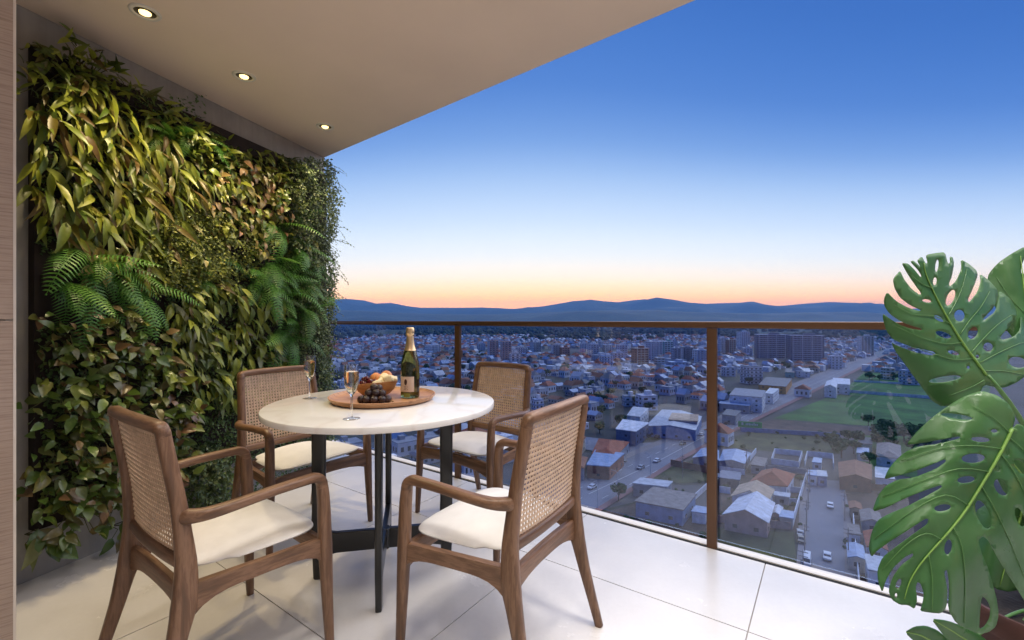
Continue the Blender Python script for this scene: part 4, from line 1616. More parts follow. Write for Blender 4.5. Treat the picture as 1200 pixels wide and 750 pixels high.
# painted lane lines on the avenue
axis = [G(600, 627), G(690, 579), G(772, 540), G(845, 501), G(920, 465), G(1000, 429.5)]
mk = MB()
for k2 in range(len(axis) - 1):
    a, b = axis[k2], axis[k2 + 1]
    d = (b - a).normalized()
    sd = V((-d.y, d.x, 0))
    n = int((b - a).length / 9)
    for off in (-5.5, 0, 5.5):
        for i in range(n):
            p = a + d * (i * 9) + sd * off
            ln = 9 if off == 0 else 4
            q0, q1 = p - sd * .12, p + sd * .12
            z = ZG + .05
            mk.add([(q0.x, q0.y, z), (q1.x, q1.y, z), (q1.x + d.x * ln, q1.y + d.y * ln, z), (q0.x + d.x * ln, q0.y + d.y * ln, z)], [(0, 1, 2, 3)])
tag(mk.build('lane_markings', M_mark), kind='structure')

# ------------------------------------------------------------------ houses by hand


FOOT = []


def lowbuild(name, label, cat, roof_px, h, wallm, roofm, style='gable', group=None, over=.5, rise=.28, win=True):
    """house whose eaves line is seen at these pixels: near-left, near-right, far-right, far-left"""
    pts = [P(px, py, ZG + h) for px, py in roof_px]
    c = sum(pts, V((0, 0, 0))) / 4
    base = V((c.x, c.y, ZG - .4))
    t = thing(name, label, cat, base, 0, group)
    FOOT.append([(p.x, p.y) for p in pts])
    loc = [p - base for p in pts]
    hh = h + .4
    m_ = MB().prism([(p.x, p.y) for p in loc], 0, hh)
    wl = m_.build('wall', MC[wallm], t)
    cen = V((0, 0, hh))
    eav = [cen + (V((p.x, p.y, hh)) - cen) * (1 + over / max(1, (V((p.x, p.y, 0))).length)) for p in loc]
    rm = MB()
    w01, w12 = (eav[1] - eav[0]).length, (eav[2] - eav[1]).length
    if style == 'flat':
        rm.prism([(p.x, p.y) for p in eav], hh + .002, hh + .35)
        wl2 = MB()
    else:
        if w01 >= w12:
            a, b, hspan = (eav[0] + eav[3]) / 2, (eav[1] + eav[2]) / 2, w12
            order = (0, 1, 2, 3)
        else:
            a, b, hspan = (eav[0] + eav[1]) / 2, (eav[3] + eav[2]) / 2, w01
            order = (3, 0, 1, 2)
            a, b = b, a
            order = (3, 0, 1, 2)
        rz = hspan * rise
        if w01 >= w12:
            q0, q1, q2, q3 = eav[0], eav[1], eav[2], eav[3]
            ra, rb = a.copy(), b.copy()
        else:
            q0, q1, q2, q3 = eav[1], eav[2], eav[3], eav[0]
            ra, rb = (eav[0] + eav[1]) / 2, (eav[2] + eav[3]) / 2
        if style == 'hip':
            L_ = (rb - ra)
            f_ = min(.45, hspan * .5 / L_.length)
            ra, rb = ra + L_ * f_, rb - L_ * f_
        ra.z += rz
        rb.z += rz
        dn = V((0, 0, -.18))
        up = V((0, 0, .02))
        vs = [q0 + up, q1 + up, q2 + up, q3 + up, ra + up, rb + up, q0 + dn, q1 + dn, q2 + dn, q3 + dn, ra + dn, rb + dn]
        fs = [(0, 1, 5, 4), (2, 3, 4, 5), (6, 10, 11, 7), (8, 11, 10, 9), (0, 6, 7, 1), (2, 8, 9, 3)]
        if style == 'hip':
            fs += [(3, 0, 4), (1, 2, 5), (9, 10, 6), (7, 11, 8), (1, 7, 8, 2), (3, 9, 6, 0)]
        else:
            fs += [(0, 4, 10, 6), (4, 3, 9, 10), (1, 7, 11, 5), (5, 11, 8, 2)]
            # gable walls up to the ridge
            k = 1 - over / max(1, cen.length + 1)
            i0 = [p + V((0, 0, hh - p.z)) for p in loc]
            if w01 >= w12:
                e1, e2 = (i0[0], i0[3]), (i0[1], i0[2])
            else:
                e1, e2 = (i0[0], i0[1]), (i0[2], i0[3])
            for e_ in (e1, e2):
                mm = (e_[0] + e_[1]) / 2 + V((0, 0, rz * .9))
                MB().add([e_[0], e_[1], mm], [(0, 1, 2)]).build('gable', MC[wallm], t)
        rm.add(vs, fs)
    ro = rm.build('roof', MC[roofm], t)
    if win:
        for e_ in ((0, 1), (1, 2), (3, 0)):
            a, b = V((loc[e_[0]].x, loc[e_[0]].y, 0)), V((loc[e_[1]].x, loc[e_[1]].y, 0))
            d = (b - a)
            n = max(1, int(d.length / 5))
            dd = d.normalized()
            nn = V((dd.y, -dd.x, 0))
            if nn.dot((a + b) / 2) < 0:
                nn = -nn
            for i in range(n):
                for fl in range(max(1, int(h / 3))):
                    p = a + d * ((i + .5) / n) + nn * .03 + V((0, 0, 1.9 + fl * 3))
                    vs = [p - dd * .6 + V((0, 0, -.5)), p + dd * .6 + V((0, 0, -.5)), p + dd * .6 + V((0, 0, .55)), p - dd * .6 + V((0, 0, .55))]
                    vs += [v_ - nn * .1 for v_ in vs]
                    MB().add(vs, [(0, 1, 2, 3), (0, 4, 5, 1), (1, 5, 6, 2), (2, 6, 7, 3), (3, 7, 4, 0)]).build('window', M_win, wl)
    return t


lowbuild('house', 'pink house with a wide white gabled roof beside the street', 'house', [(849, 602), (899, 611), (906, 590), (868, 583)], 4.5, 'pink', 'white', 'gable', rise=.22, over=1.0)
lowbuild('house', 'house with a pale tan tiled roof behind the white gabled house', 'house', [(858, 581), (899, 585), (906, 574), (868, 569)], 4.5, 'white', 'tan', 'gable', rise=.22, over=.8)
lowbuild('house', 'house with a broad red clay hip roof', 'house', [(878, 566), (921, 569), (930, 556), (894, 552)], 4.5, 'white', 'clay', 'hip', rise=.25, over=.9)
lowbuild('house', 'small porch house with white roof against the pink house', 'house', [(904, 601), (914, 603), (917, 595), (907, 593)], 3.2, 'pink', 'white', 'gable')
lowbuild('garage', 'white garage with blue doors closing the side street', 'garage', [(947, 557), (957, 558), (957, 552), (948, 552)], 3.5, 'white', 'bluemetal', 'flat')
lowbuild('garage', 'blue-doored garage joined to the white one at the street end', 'garage', [(958, 558), (969, 559), (968, 553), (958, 552)], 3.5, 'blue', 'metal', 'flat')
lowbuild('warehouse', 'long brown tiled shed on the far side of the side street', 'shed', [(984, 559), (1021, 562), (1021, 545), (983, 542)], 4.5, 'brick', 'rust', 'gable', rise=.16)
lowbuild('shed', 'narrow white-roofed outbuilding beside the red hip roof', 'shed', [(908, 581), (924, 583), (925, 579), (908, 577)], 3, 'grey', 'metal', 'flat')
lowbuild('shed', 'blue-roofed carport by the boundary wall of the pink house', 'shed', [(914, 606), (929, 608), (930, 601), (917, 599)], 3, 'grey', 'bluemetal', 'flat', win=False)
lowbuild('shed', 'blue-walled workshop with dark flat roof beside the dirt lot', 'shed', [(745, 588), (800, 598), (815, 580), (766, 572)], 4.5, 'bluemetal', 'stone', 'flat')
lowbuild('shed', 'low building with white metal roof along the avenue', 'shed', [(742, 567), (781, 571), (787, 565), (752, 561)], 4, 'grey', 'metal', 'flat')
lowbuild('shed', 'small blue-roofed outbuilding at the corner of the dirt lot', 'shed', [(811, 600), (827, 602), (829, 596), (816, 594)], 3, 'white', 'bluemetal', 'flat', win=False)
lowbuild('shed', 'long pale metal shed inside the fenced lot near the avenue', 'shed', [(812, 536), (842, 539), (842, 528), (822, 526)], 4, 'grey', 'bluemetal', 'gable', rise=.12)
lowbuild('shed', 'long tin-roofed shed beside the dry lot', 'shed', [(843, 540), (872, 543), (879, 531), (848, 527)], 4, 'grey', 'bluemetal', 'gable', rise=.12)
lowbuild('warehouse', 'large industrial hall with pale metal roof by the avenue', 'warehouse', [(757, 499), (815, 504), (822, 488), (776, 480)], 5.5, 'bluemetal', 'metal', 'gable', rise=.06)
lowbuild('warehouse', 'pinkish-roofed wing of the industrial hall', 'warehouse', [(784, 492), (817, 494), (818, 486.5), (788, 484.5)], 7.2, 'grey', 'tan', 'flat', win=False)
lowbuild('building', 'white two-storey building with round windows beside the industrial hall', 'building', [(735, 487), (750, 489), (760, 479), (742, 477)], 7, 'white', 'metal', 'flat')
lowbuild('building', 'dark showroom with white rooftop blocks at the crossroads', 'building', [(722, 503), (745, 506), (760, 496), (730, 492)], 7, 'darkblue', 'white', 'flat')
lowbuild('building', 'long building with rust-red roof at the crossroads', 'building', [(694, 531), (722, 534), (737, 518), (702, 514)], 5, 'grey', 'clay', 'hip', rise=.14)
lowbuild('building', 'blue-roofed building behind the rear chair', 'building', [(688, 545), (714, 547), (731, 532), (698, 528)], 5, 'brick', 'bluemetal', 'flat')
lowbuild('building', 'rust-roofed building behind the chair back', 'building', [(655, 545), (684, 548), (688, 536), (662, 534)], 5, 'grey', 'rust', 'hip', rise=.2)
lowbuild('building', 'brown-roofed warehouse left of the crossroads', 'building', [(640, 520), (676, 523), (686, 512), (652, 509)], 6, 'cream', 'rust', 'gable', rise=.12)
lowbuild('building', 'showroom with a bright orange fascia beside the avenue', 'building', [(889, 451), (921, 453.5), (928, 444), (898, 442)], 6, 'orange', 'slate', 'flat')
lowbuild('building', 'long white three-storey school block facing the avenue', 'building', [(855, 463), (893, 466), (897, 458), (862, 455)], 10, 'white', 'grey', 'flat')
lowbuild('building', 'low white wing beside the school block', 'building', [(896, 461), (906, 462), (913, 456), (902, 455)], 7, 'white', 'metal', 'flat')
lowbuild('house', 'white modern house at the corner of the green field', 'house', [(966, 453), (980, 454.5), (982, 448), (969, 446.5)], 8, 'white', 'white', 'gable', rise=.25)
lowbuild('house', 'white modern house with long roof behind the corner one', 'house', [(978, 450), (996, 451), (996, 444.5), (976, 443)], 8, 'white', 'white', 'flat')
lowbuild('shed', 'white shed across the avenue from the twin slabs', 'shed', [(933, 435), (949, 436), (949, 432), (933, 431)], 6, 'white', 'metal', 'flat')
lowbuild('shed', 'green-fronted shop across the avenue from the twin slabs', 'shed', [(920, 436), (931, 437), (932, 433), (921, 432)], 5, 'teal', 'slate', 'flat')
lowbuild('shed', 'dark blue filling station roof on the avenue', 'shed', [(843, 473), (878, 476), (882, 470), (846, 467)], 5, 'grey', 'bluemetal', 'flat')
lowbuild('house', 'small flat house right of the side street', 'house', [(994, 625), (1008, 627), (1006, 617), (993, 615)], 3.2, 'white', 'stone', 'flat')
lowbuild('house', 'tin-roofed house right of the side street', 'house', [(994, 652), (1014, 655), (1011, 640), (993, 637)], 3.2, 'cream', 'bluemetal', 'gable', rise=.15)
lowbuild('house', 'clay-roofed house right of the side street', 'house', [(1016, 640), (1040, 644), (1034, 626), (1012, 623)], 3.2, 'white', 'clay', 'gable', rise=.2)
lowbuild('house', 'white house right of the side street by the monstera leaf', 'house', [(1018, 668), (1042, 672), (1036, 655), (1014, 651)], 4.5, 'white', 'metal', 'flat')
lowbuild('house', 'house with stone-grey roof in the green plot', 'house', [(1027, 534), (1056, 537), (1055, 522), (1028, 519)], 4, 'white', 'stone', 'hip', rise=.2)
lowbuild('house', 'white house in the green plot near the brown shed', 'house', [(1026, 560), (1048, 562), (1046, 550), (1026, 548)], 4, 'white', 'metal', 'flat')


def low_wall(label, pts_px, h, mat, group=None, th=.25):
    """boundary wall along ground pixels, one block for each straight run"""
    ps = [G(*p) for p in pts_px]
    t = thing('boundary_wall', label, 'wall', V((ps[0].x, ps[0].y, ZG - .4)), 0, group)
    for a, b in zip(ps[:-1], ps[1:]):
        d = b - a
        c = (a + b) / 2 - ps[0]
        MB().box((c.x, c.y, h / 2 + .2), (d.length, th, h + .4), 0, math.atan2(d.y, d.x)).build('wall_run', mat, t)
    return t


low_wall('white boundary wall along the street edge of the pink house plot', [(929, 616), (936, 590), (945, 560)], 2.2, MC['white'])
low_wall('pinkish wall before the pink house', [(842, 611), (927, 620)], 2.0, MC['pink'])
low_wall('pale wall round the empty grey yard', [(904, 543), (908, 531), (940, 534), (936, 547), (904, 543)], 2.2, MC['white'])
low_wall('pale wall round the yard with plants', [(943, 546), (946, 534), (976, 537), (977, 549)], 2.2, MC['white'])
low_wall('long bluish wall between the dry lot and bare earth', [(868, 505), (985, 512)], 2.0, MC['bluemetal'])
low_wall('long white wall across the green fields', [(986, 459), (1095, 467)], 2.0, MC['white'])
low_wall('short white wall in the upper green field', [(1000, 447), (1095, 452)], 1.6, MC['white'])
low_wall('pale wall edging the lower side of the field', [(1018, 504), (1095, 508)], 2.2, MC['white'])
low_wall('brick wall between the avenue and fenced lot', [(786, 545), (842, 556)], 2.4, MC['brick'])
low_wall('grey wall between dirt lot and blue workshop', [(750, 590), (838, 610)], 2.2, MC['grey'])
low_wall('white angled wall between the sheds and the empty yard', [(872, 548), (886, 530)], 2.0, MC['white'])
low_wall('grey wall above the red hip roof', [(843, 552), (873, 556)], 2.0, MC['white'])

low_wall('white wall between two house plots right of the side street', [(1008, 700), (1004, 660), (1000, 610)], 2.2, MC['white'])
low_wall('grey wall across the plots right of the side street', [(993, 632), (1040, 637)], 2.0, MC['grey'])
low_wall('pale wall across the plots near the clay-roofed house', [(994, 660), (1050, 666)], 2.0, MC['cream'])
low_wall('brown wall edging the plot below the long brown shed', [(990, 572), (1060, 576)], 2.0, MC['rust'])
low_wall('white wall beside the blue-roofed carport', [(906, 588), (934, 591)], 1.8, MC['white'])
low_wall('white wall behind the narrow outbuilding', [(912, 575), (938, 577)], 1.8, MC['white'])
low_wall('grey wall between the red hip roof and the empty yard', [(890, 549), (945, 555)], 1.8, MC['grey'])
low_wall('white wall left of the tan roofed house', [(843, 576), (856, 578)], 2.0, MC['white'])
low_wall('white fence wall along the workshop drive', [(800, 598), (826, 574), (842, 560)], 1.8, MC['white'])
lowbuild('shed', 'small stone-roofed lean-to beside the long tin shed', 'shed', [(880, 545), (895, 547), (899, 538), (885, 536)], 3, 'grey', 'stone', 'flat')
lowbuild('shed', 'dark lean-to left of the tan roofed house', 'shed', [(842, 560), (866, 563), (868, 555), (846, 552)], 3, 'slate', 'darkblue', 'flat')
lowbuild('shed', 'small white store at the back of the yard with plants', 'shed', [(952, 542), (962, 543), (963, 538), (954, 537)], 3, 'white', 'bluemetal', 'flat')
lowbuild('house', 'grey house right of the side street with a stone roof', 'house', [(1010, 610), (1034, 613), (1030, 601), (1008, 598)], 3.2, 'grey', 'stone', 'gable', rise=.18)
lowbuild('shed', 'rusty shed in the brown plot right of the side street', 'shed', [(996, 595), (1010, 597), (1008, 590), (995, 588)], 3, 'stone', 'rust', 'gable', rise=.18)
lowbuild('shed', 'blue shed in the green plot', 'shed', [(1004, 531), (1018, 532), (1018, 526), (1005, 525)], 3, 'white', 'bluemetal', 'flat')
lowbuild('shed', 'teal-walled shed in the green plot', 'shed', [(1006, 520), (1022, 521), (1022, 514), (1007, 513)], 3.5, 'teal', 'slate', 'flat')
lowbuild('building', 'bluish block with flat roof across the avenue from the green field', 'building', [(846, 486), (862, 488), (868, 482), (852, 480)], 5, 'grey', 'slate', 'flat')

# green hoarding by the avenue
hb = thing('billboard', 'green roadside hoarding with pale lettering at the avenue corner', 'sign', V((G(865, 503).x, G(865, 503).y, ZG - .35)))
g0, g1 = G(865, 503), G(893, 505)
d_ = (g1 - g0)
ang = math.atan2(d_.y, d_.x)
hb.rotation_euler = (0, 0, ang)
MB().box((d_.length / 2, 0, 3.3), (d_.length, .2, 3.4)).build('board', plain('hoarding_green', (.04, .46, .09), .5, .1, .3), hb)
bd = hb.children[0]
for i in range(5):
    MB().box((d_.length * (i + .5) / 5, .15, 1.2), (.2, .2, 2.4)).build('post', MC['slate'], hb)
r_ = random.Random(8)
ltr = plain('hoarding_letter', (.55, .75, .58), .6)
x_ = d_.length * .18
MB().box((x_, -.13, 3.6), (1.0, .06, 1.4)).build('logo', ltr, bd)
x_ = d_.length * .34
for i in range(8):
    h_ = r_.choice((1.0, 1.2, 1.5))
    MB().box((x_, -.13, 3.0 + h_ / 2), (.55, .06, h_)).build('letter', ltr, bd)
    x_ += d_.length * .066

# ------------------------------------------------------------------ apartment towers


def tower(label, x0, x1, yt, yb, wallm, bandm=None, rz=.5, ratio=.8, style='grid', cat='apartment block'):
    base = G((x0 + x1) / 2, yb)
    d = base.y
    wpx = (x1 - x0) / F * d
    h = (yb - yt) / F * d
    va = math.atan2(base.x, base.y)
    # w*|cos| + dep*|sin| = seen width
    wd = wpx / (abs(math.cos(rz)) + ratio * abs(math.sin(rz)))
    dp = wd * ratio
    t = thing('apartment_tower', label, cat, V((base.x, base.y, ZG - .4)), rz - va)
    fl = max(2, round(h / 3.1))
    fh = h / fl
    MB().box((0, 0, h / 2), (wd, dp, h)).build('wall', MC[wallm], t)
    rf = MB().box((0, 0, h + .4), (wd * 1.01, dp * 1.01, .8)).build('roof', MC[bandm or 'grey'], t)
    MB().box((wd * .1, 0, h + 2.2), (wd * .34, dp * .4, 2.9)).build('water_tank', MC[wallm], rf)
    wm = MB()
    bm_ = MB()
    nb = max(2, int(wd / 4.2))
    nd = max(2, int(dp / 4.2))
    for f in range(fl):
        z = (f + .5) * fh + .1
        for s in (-1, 1):
            for i in range(nb):
                x_ = wd * ((i + .5) / nb - .5)
                wm.box((x_, s * dp / 2, z), (wd / nb * .46, .12, fh * .42))
            for i in range(nd):
                y_ = dp * ((i + .5) / nd - .5)
                wm.box((s * wd / 2, y_, z), (.12, dp / nd * .44, fh * .42))
        if bandm:
            if style == 'grid':
                for s in (-1, 1):
                    bm_.box((0, s * (dp / 2 + .45), f * fh + fh * .08), (wd * .86, .9, fh * .26))
            else:
                bm_.box((0, 0, f * fh + .1), (wd + .5, dp + .5, fh * .3))
    tag(wm.build('windows', M_win, t), kind='stuff')
    if bandm:
        tag(bm_.build('balconies', MC[bandm], t), kind='stuff')
        if style == 'grid':
            pm = MB()
            for i in range(4):
                x_ = wd * (i / 3 - .5) * .86
                for s in (-1, 1):
                    pm.box((x_, s * (dp / 2 + .5), h / 2), (.7, 1.0, h))
            tag(pm.build('piers', MC[bandm], t), kind='stuff')
    return t


tower('wide dark blue slab block with grid balconies, west one of the twin slabs', 886, 920, 392, 419, 'darkblue', 'lavender', .25, .4)
tower('wide dark blue slab block with grid balconies, east one of the twin slabs', 926, 962, 393, 422, 'darkblue', 'lavender', .25, .4)
tower('tall white and purple tower behind the twin slabs', 864, 878, 389, 409, 'white', 'lavender', .6)
tower('grey tower with pale stair core beside a brown one', 842, 851, 396, 417, 'lavender', 'white', .5)
tower('brown tower next to the grey one with pale core', 851, 862, 398, 418, 'brick', 'cream', .5)
tower('white five-storey block standing at an angle near the orange fascia', 869, 892, 429, 449, 'white', 'grey', .7, .9, 'band')
tower('small white walk-up block behind the school', 846, 861, 430, 440, 'white', 'lavender', .5, .8, 'band')
tower('white tower beyond the avenue, near the monstera', 1006, 1022, 394, 416, 'white', 'cream', .4)
tower('yellowish apartment block on the edge of the upper field', 1034, 1047, 431, 444, 'cream', 'white', .6, .8, 'band')
tower('blue grey apartment block on the edge of the upper field', 1056, 1075, 434, 450, 'lavender', 'blue', .6, .8, 'band')
tower('lavender tower with white piers in the middle of town', 757, 776, 400, 424, 'lavender', 'white', .5)
tower('pale tower with a teal green face', 776, 789, 400, 418, 'teal', 'white', .3)
tower('narrow blue grey tower beside the teal one', 787, 797, 408, 426, 'lavender', 'grey', .5)
tower('lavender slab with dark window bands', 797, 812, 407, 425, 'lavender', 'slate', .4)
tower('bluish white tower with vertical piers near the railing post', 812, 829, 410, 428, 'white', 'bluemetal', .5)
tower('peach and brick residential tower', 740, 760, 408, 430, 'brick', 'cream', .5)
tower('white tower left of the peach one', 722, 735, 404, 421, 'white', 'lavender', .5)
tower('grey tower between two white ones', 706, 717, 404, 418, 'grey', 'white', .5)
tower('white stepped tower over the rooftops', 688, 702, 403, 419, 'white', 'lavender', .5)
tower('low white block before the stepped tower', 694, 712, 416, 425, 'white', 'grey', .5, .8, 'band')
tower('white block with red brick side', 646, 657, 404, 418, 'white', 'grey', .3)
tower('red brick block joined to the white one', 656, 668, 407, 419, 'brick', 'pink', .3)
tower('white tower over the green belt', 621, 634, 401, 413, 'white', 'grey', .6)
tower('broad white hospital-like block', 602, 618, 407, 416, 'white', 'grey', .3, .6, 'band')
tower('purple grey tower on the left of a close pair', 571, 584, 399, 421, 'lavender', 'pink', .3)
tower('purple grey tower on the right of a close pair', 586, 599, 400, 421, 'lavender', 'pink', .3)
tower('white four-storey block behind the rear chair', 623, 637, 468, 483, 'white', 'bluemetal', .5, .9, 'band')
tower('white three-storey building with open verandas', 745, 770, 463, 479, 'white', 'lavender', .5, .8, 'band')
tower('pale three-storey building with dark window rows', 729, 746, 464, 475, 'white', 'grey', .3, .8, 'band')
tower('white blocky tower at the foot of the hills behind the flute', 440, 453, 396, 403, 'white', 'grey', .4)
tower('pale pink block beside the bottle', 453, 471, 412, 419, 'lavender', 'pink', .4, .8, 'band')
tower('white block right of the bottle', 498, 516, 404, 414, 'white', 'lavender', .5)
tower('low white block far behind the bottle', 404, 424, 405, 410, 'white', 'metal', .2, .8, 'band')
tower('cream block left of the teal-faced tower', 767, 779, 419, 430, 'cream', 'white', .5, .8, 'band')
tower('blue grey low block before the lavender slab', 781, 806, 424, 433, 'lavender', 'bluemetal', .4, .8, 'band')
tower('small white block by the railing post', 716, 731, 413, 424, 'white', 'bluemetal', .4, .8, 'band')

rt0 = random.Random(4)
for i in range(20):
    x_ = rt0.uniform(560, 1080)
    yb_ = rt0.uniform(402, 432)
    w_ = rt0.uniform(9, 15) * (yb_ - 375) / 48
    h_ = rt0.uniform(9, 17) * (yb_ - 375) / 48
    t = tower('white mid-rise block among the low roofs of the town', x_ - w_ / 2, x_ + w_ / 2, yb_ - h_, yb_, 'white', rt0.choice(('lavender', 'grey', 'bluemetal')), rt0.uniform(.2, .8), .8, 'band')
    t['group'] = 'white mid-rise blocks in the town'

# ------------------------------------------------------------------ town houses: individuals near, mass far
EXC = [[(848, 520), (860, 488), (905, 482), (985, 452), (1165, 436), (1165, 565), (985, 565), (848, 565)], avenue, side_street, cross_road] + [l_[1] for l_ in LOTS] + [
    [(838, 560), (1100, 520), (1100, 720), (838, 720)], [(560, 560), (840, 520), (840, 700), (560, 700)], [(700, 480), (830, 470), (830, 520), (700, 535)], [(843, 440), (935, 432), (935, 480), (843, 490)],
    [(640, 505), (700, 500), (740, 540), (640, 560)], [(880, 405), (965, 405), (965, 428), (880, 428)], [(718, 460), (775, 458), (775, 482), (718, 482)]]


def to_px(x, y, z=ZG):
    return (600 + F * x / y, HY + F * (H - z) / y)


rt = random.Random(21)
phi = R(43)
cu_, su_ = math.cos(phi), math.sin(phi)
cands = []
for i in range(-150, 160):
    for j in range(-10, 175):
        if i % 5 == 0 or j % 7 == 0:
            continue
        x = i * 12.0 + rt.uniform(-2, 2)
        y = j * 13.0 + rt.uniform(-2, 2)
        X, Y = x * cu_ - y * su_ + 200, x * su_ + y * cu_ + 100
        if Y < 165 or Y > 1750:
            continue
        px, py = to_px(X, Y)
        if px < 372 or px > 1160:
            continue
        dens = noise.noise(V((X * .004, Y * .004, 3)))
        lim = .72 if Y < 700 else .75 - (Y - 700) * .0003
        if rt.random() > lim or dens < -.32:
            continue
        if any(pip((px, py), e_) for e_ in EXC):
            continue
        cands.append((Y, X, rt.random()))
cands.sort()

ROOFS = [('clay', 'hip', 'white', 'small house with red clay hip roof in the town', .24), ('rust', 'gable', 'cream', 'cream house with rust-brown gabled roof in the town', .40),
         ('metal', 'gable', 'white', 'house with pale metal gabled roof in the town', .54), ('bluemetal', 'gable', 'grey', 'bluish tin-roofed shed among the town houses', .68),
         ('white', 'flat', 'white', 'white flat-roofed two-storey house in the town', .80), ('slate', 'hip', 'lavender', 'house with dark slate hip roof in the town', .88), ('grey', 'flat', 'lavender', 'grey flat-roofed town building', 1.0)]


def unit_house(style):
    """unit footprint -1..1, wall height 1, as (wall, roof, windows) builders"""
    wl, rf, wn = MB(), MB(), MB()
    wl.box((0, 0, .5), (2, 2, 1))
    e = 1.08
    if style == 'flat':
        rf.box((0, 0, 1.03), (2.04, 2.04, .06))
        rf.box((.35, .2, 1.2), (.6, .5, .3))
    else:
        r0 = 1.0 if style == 'gable' else .45
        r0 = e if style == 'gable' else .45
        vs = [(-e, -e, .99), (e, -e, .99), (e, e, .99), (-e, e, .99), (-r0, 0, 1.55), (r0, 0, 1.55)]
        rf.add(vs, [(0, 1, 5, 4), (2, 3, 4, 5), (3, 0, 4), (1, 2, 5), (3, 2, 1, 0)])
    for s in (-1, 1):
        for x_ in (-.6, 0, .6):
            wn.box((x_, s * 1.0, .5), (.26, .03, .36))
            wn.box((s * 1.0, x_, .5), (.03, .26, .36))
    return wl, rf, wn


protos = {}
for rm_, st_, wm_, lb_, _ in ROOFS:
    wl, rf, wn = unit_house(st_)
    protos[lb_] = (wl.mesh('wall', MC[wm_]), rf.mesh('roof', MC[rm_]), wn.mesh('windows', M_win))
n_ind = 0
mass = MB()
mass_m = ['white', 'cream', 'lavender', 'clay', 'rust', 'metal', 'bluemetal', 'slate', 'grey']
midx = {n_: i for i, n_ in enumerate(mass_m)}
for Y, X, rr in cands:
    rm_, st_, wm_, lb_ = next((a, b, c, d) for a, b, c, d, e in ROOFS if rr <= e)
    a_, b_ = rt.uniform(3.0, 5.4), rt.uniform(3.2, 5.8)
    h_ = rt.choice((3.2, 3.5, 5.5, 6.5)) * rt.uniform(.9, 1.15)
    rz = phi + rt.choice((0, math.pi / 2)) + rt.uniform(-.06, .06)
    if n_ind < 290:
        n_ind += 1
        t = thing('town_house', lb_, 'house', (X, Y, ZG - .4), rz, lb_.replace('small ', '') + ', many alike')
        t.scale = (a_, b_, h_)
        for nm_, me_ in zip(('wall', 'roof', 'windows'), protos[lb_]):
            o = put(nm_, me_, t)
            if nm_ == 'windows':
                o['kind'] = 'stuff'
    else:
        cs, sn = math.cos(rz), math.sin(rz)

        def T(x_, y_, z_):
            return (X + x_ * a_ * cs - y_ * b_ * sn, Y + x_ * a_ * sn + y_ * b_ * cs, ZG - .4 + z_ * h_)
        vs = [T(x_, y_, z_) for z_ in (0, 1) for x_, y_ in ((-1, -1), (1, -1), (1, 1), (-1, 1))]
        mass.add(vs, [(0, 1, 5, 4), (1, 2, 6, 5), (2, 3, 7, 6), (3, 0, 4, 7)], midx[wm_])
        if st_ == 'flat':
            mass.add(vs[4:], [(0, 1, 2, 3)], midx[rm_])
        else:
            r0 = 1.05 if st_ == 'gable' else .45
            e = 1.06
            vs = [T(-e, -e, .98), T(e, -e, .98), T(e, e, .98), T(-e, e, .98), T(-r0, 0, 1.5), T(r0, 0, 1.5)]
            mass.add(vs, [(0, 1, 5, 4), (2, 3, 4, 5), (3, 0, 4), (1, 2, 5)], midx[rm_])
tag(mass.build('far_town', [MC[n_] for n_ in mass_m]), 'dense mass of far rooftops running to the hills', 'town', kind='stuff')

# ------------------------------------------------------------------ town trees


def crown_mesh(seed, n=330):
    r = random.Random(seed)
    m_ = MB()
    lob = [(V((r.uniform(-.45, .45), r.uniform(-.45, .45), r.uniform(.0, .5))), r.uniform(.42, .66)) for _ in range(6)]
    for i in range(n):
        c, rad = r.choice(lob)
        d = V((r.gauss(0, 1), r.gauss(0, 1), r.gauss(0, 1))).normalized()
        p = c + d * rad * r.uniform(.75, 1.05)
        s = r.uniform(.13, .25)
        a = (d + V((r.uniform(-.7, .7), r.uniform(-.7, .7), r.uniform(-.7, .7)))).normalized()
        u = a.orthogonal().normalized()
        v = a.cross(u)
        m_.add([p + u * s, p + v * s * .8, p - u * s, p - v * s * .8 + a * s * .2], [(0, 1, 2, 3)])
    return m_.mesh('crown', M_treel)


crowns = [crown_mesh(i) for i in range(4)]
tr_m = MB()
tr_m.tube([(0, 0, 0), (.02, 0, .5), (0, .02, 1.0)], [.09, .07, .04], 6)
for a_ in (0.4, 2.5, 4.4):
    tr_m.tube([(0, 0, .7), (.25 * math.cos(a_), .25 * math.sin(a_), 1.15)], [.045, .02], 5)
trunk_me = tr_m.mesh('trunk', M_trunk)


def tree(x, y, r, label, group, h=.9):
    t = thing('tree', label, 'tree', (x, y, ZG - .4), rt.uniform(0, 6.28), group)
    o = put('trunk', trunk_me, t)
    o.scale = (r, r, r * h)
    o = put('crown', rt.choice(crowns), t)
    o.location = (0, 0, r * h * 1.25)
    o.scale = (r * .95, r * .95, r * .85)
    return t


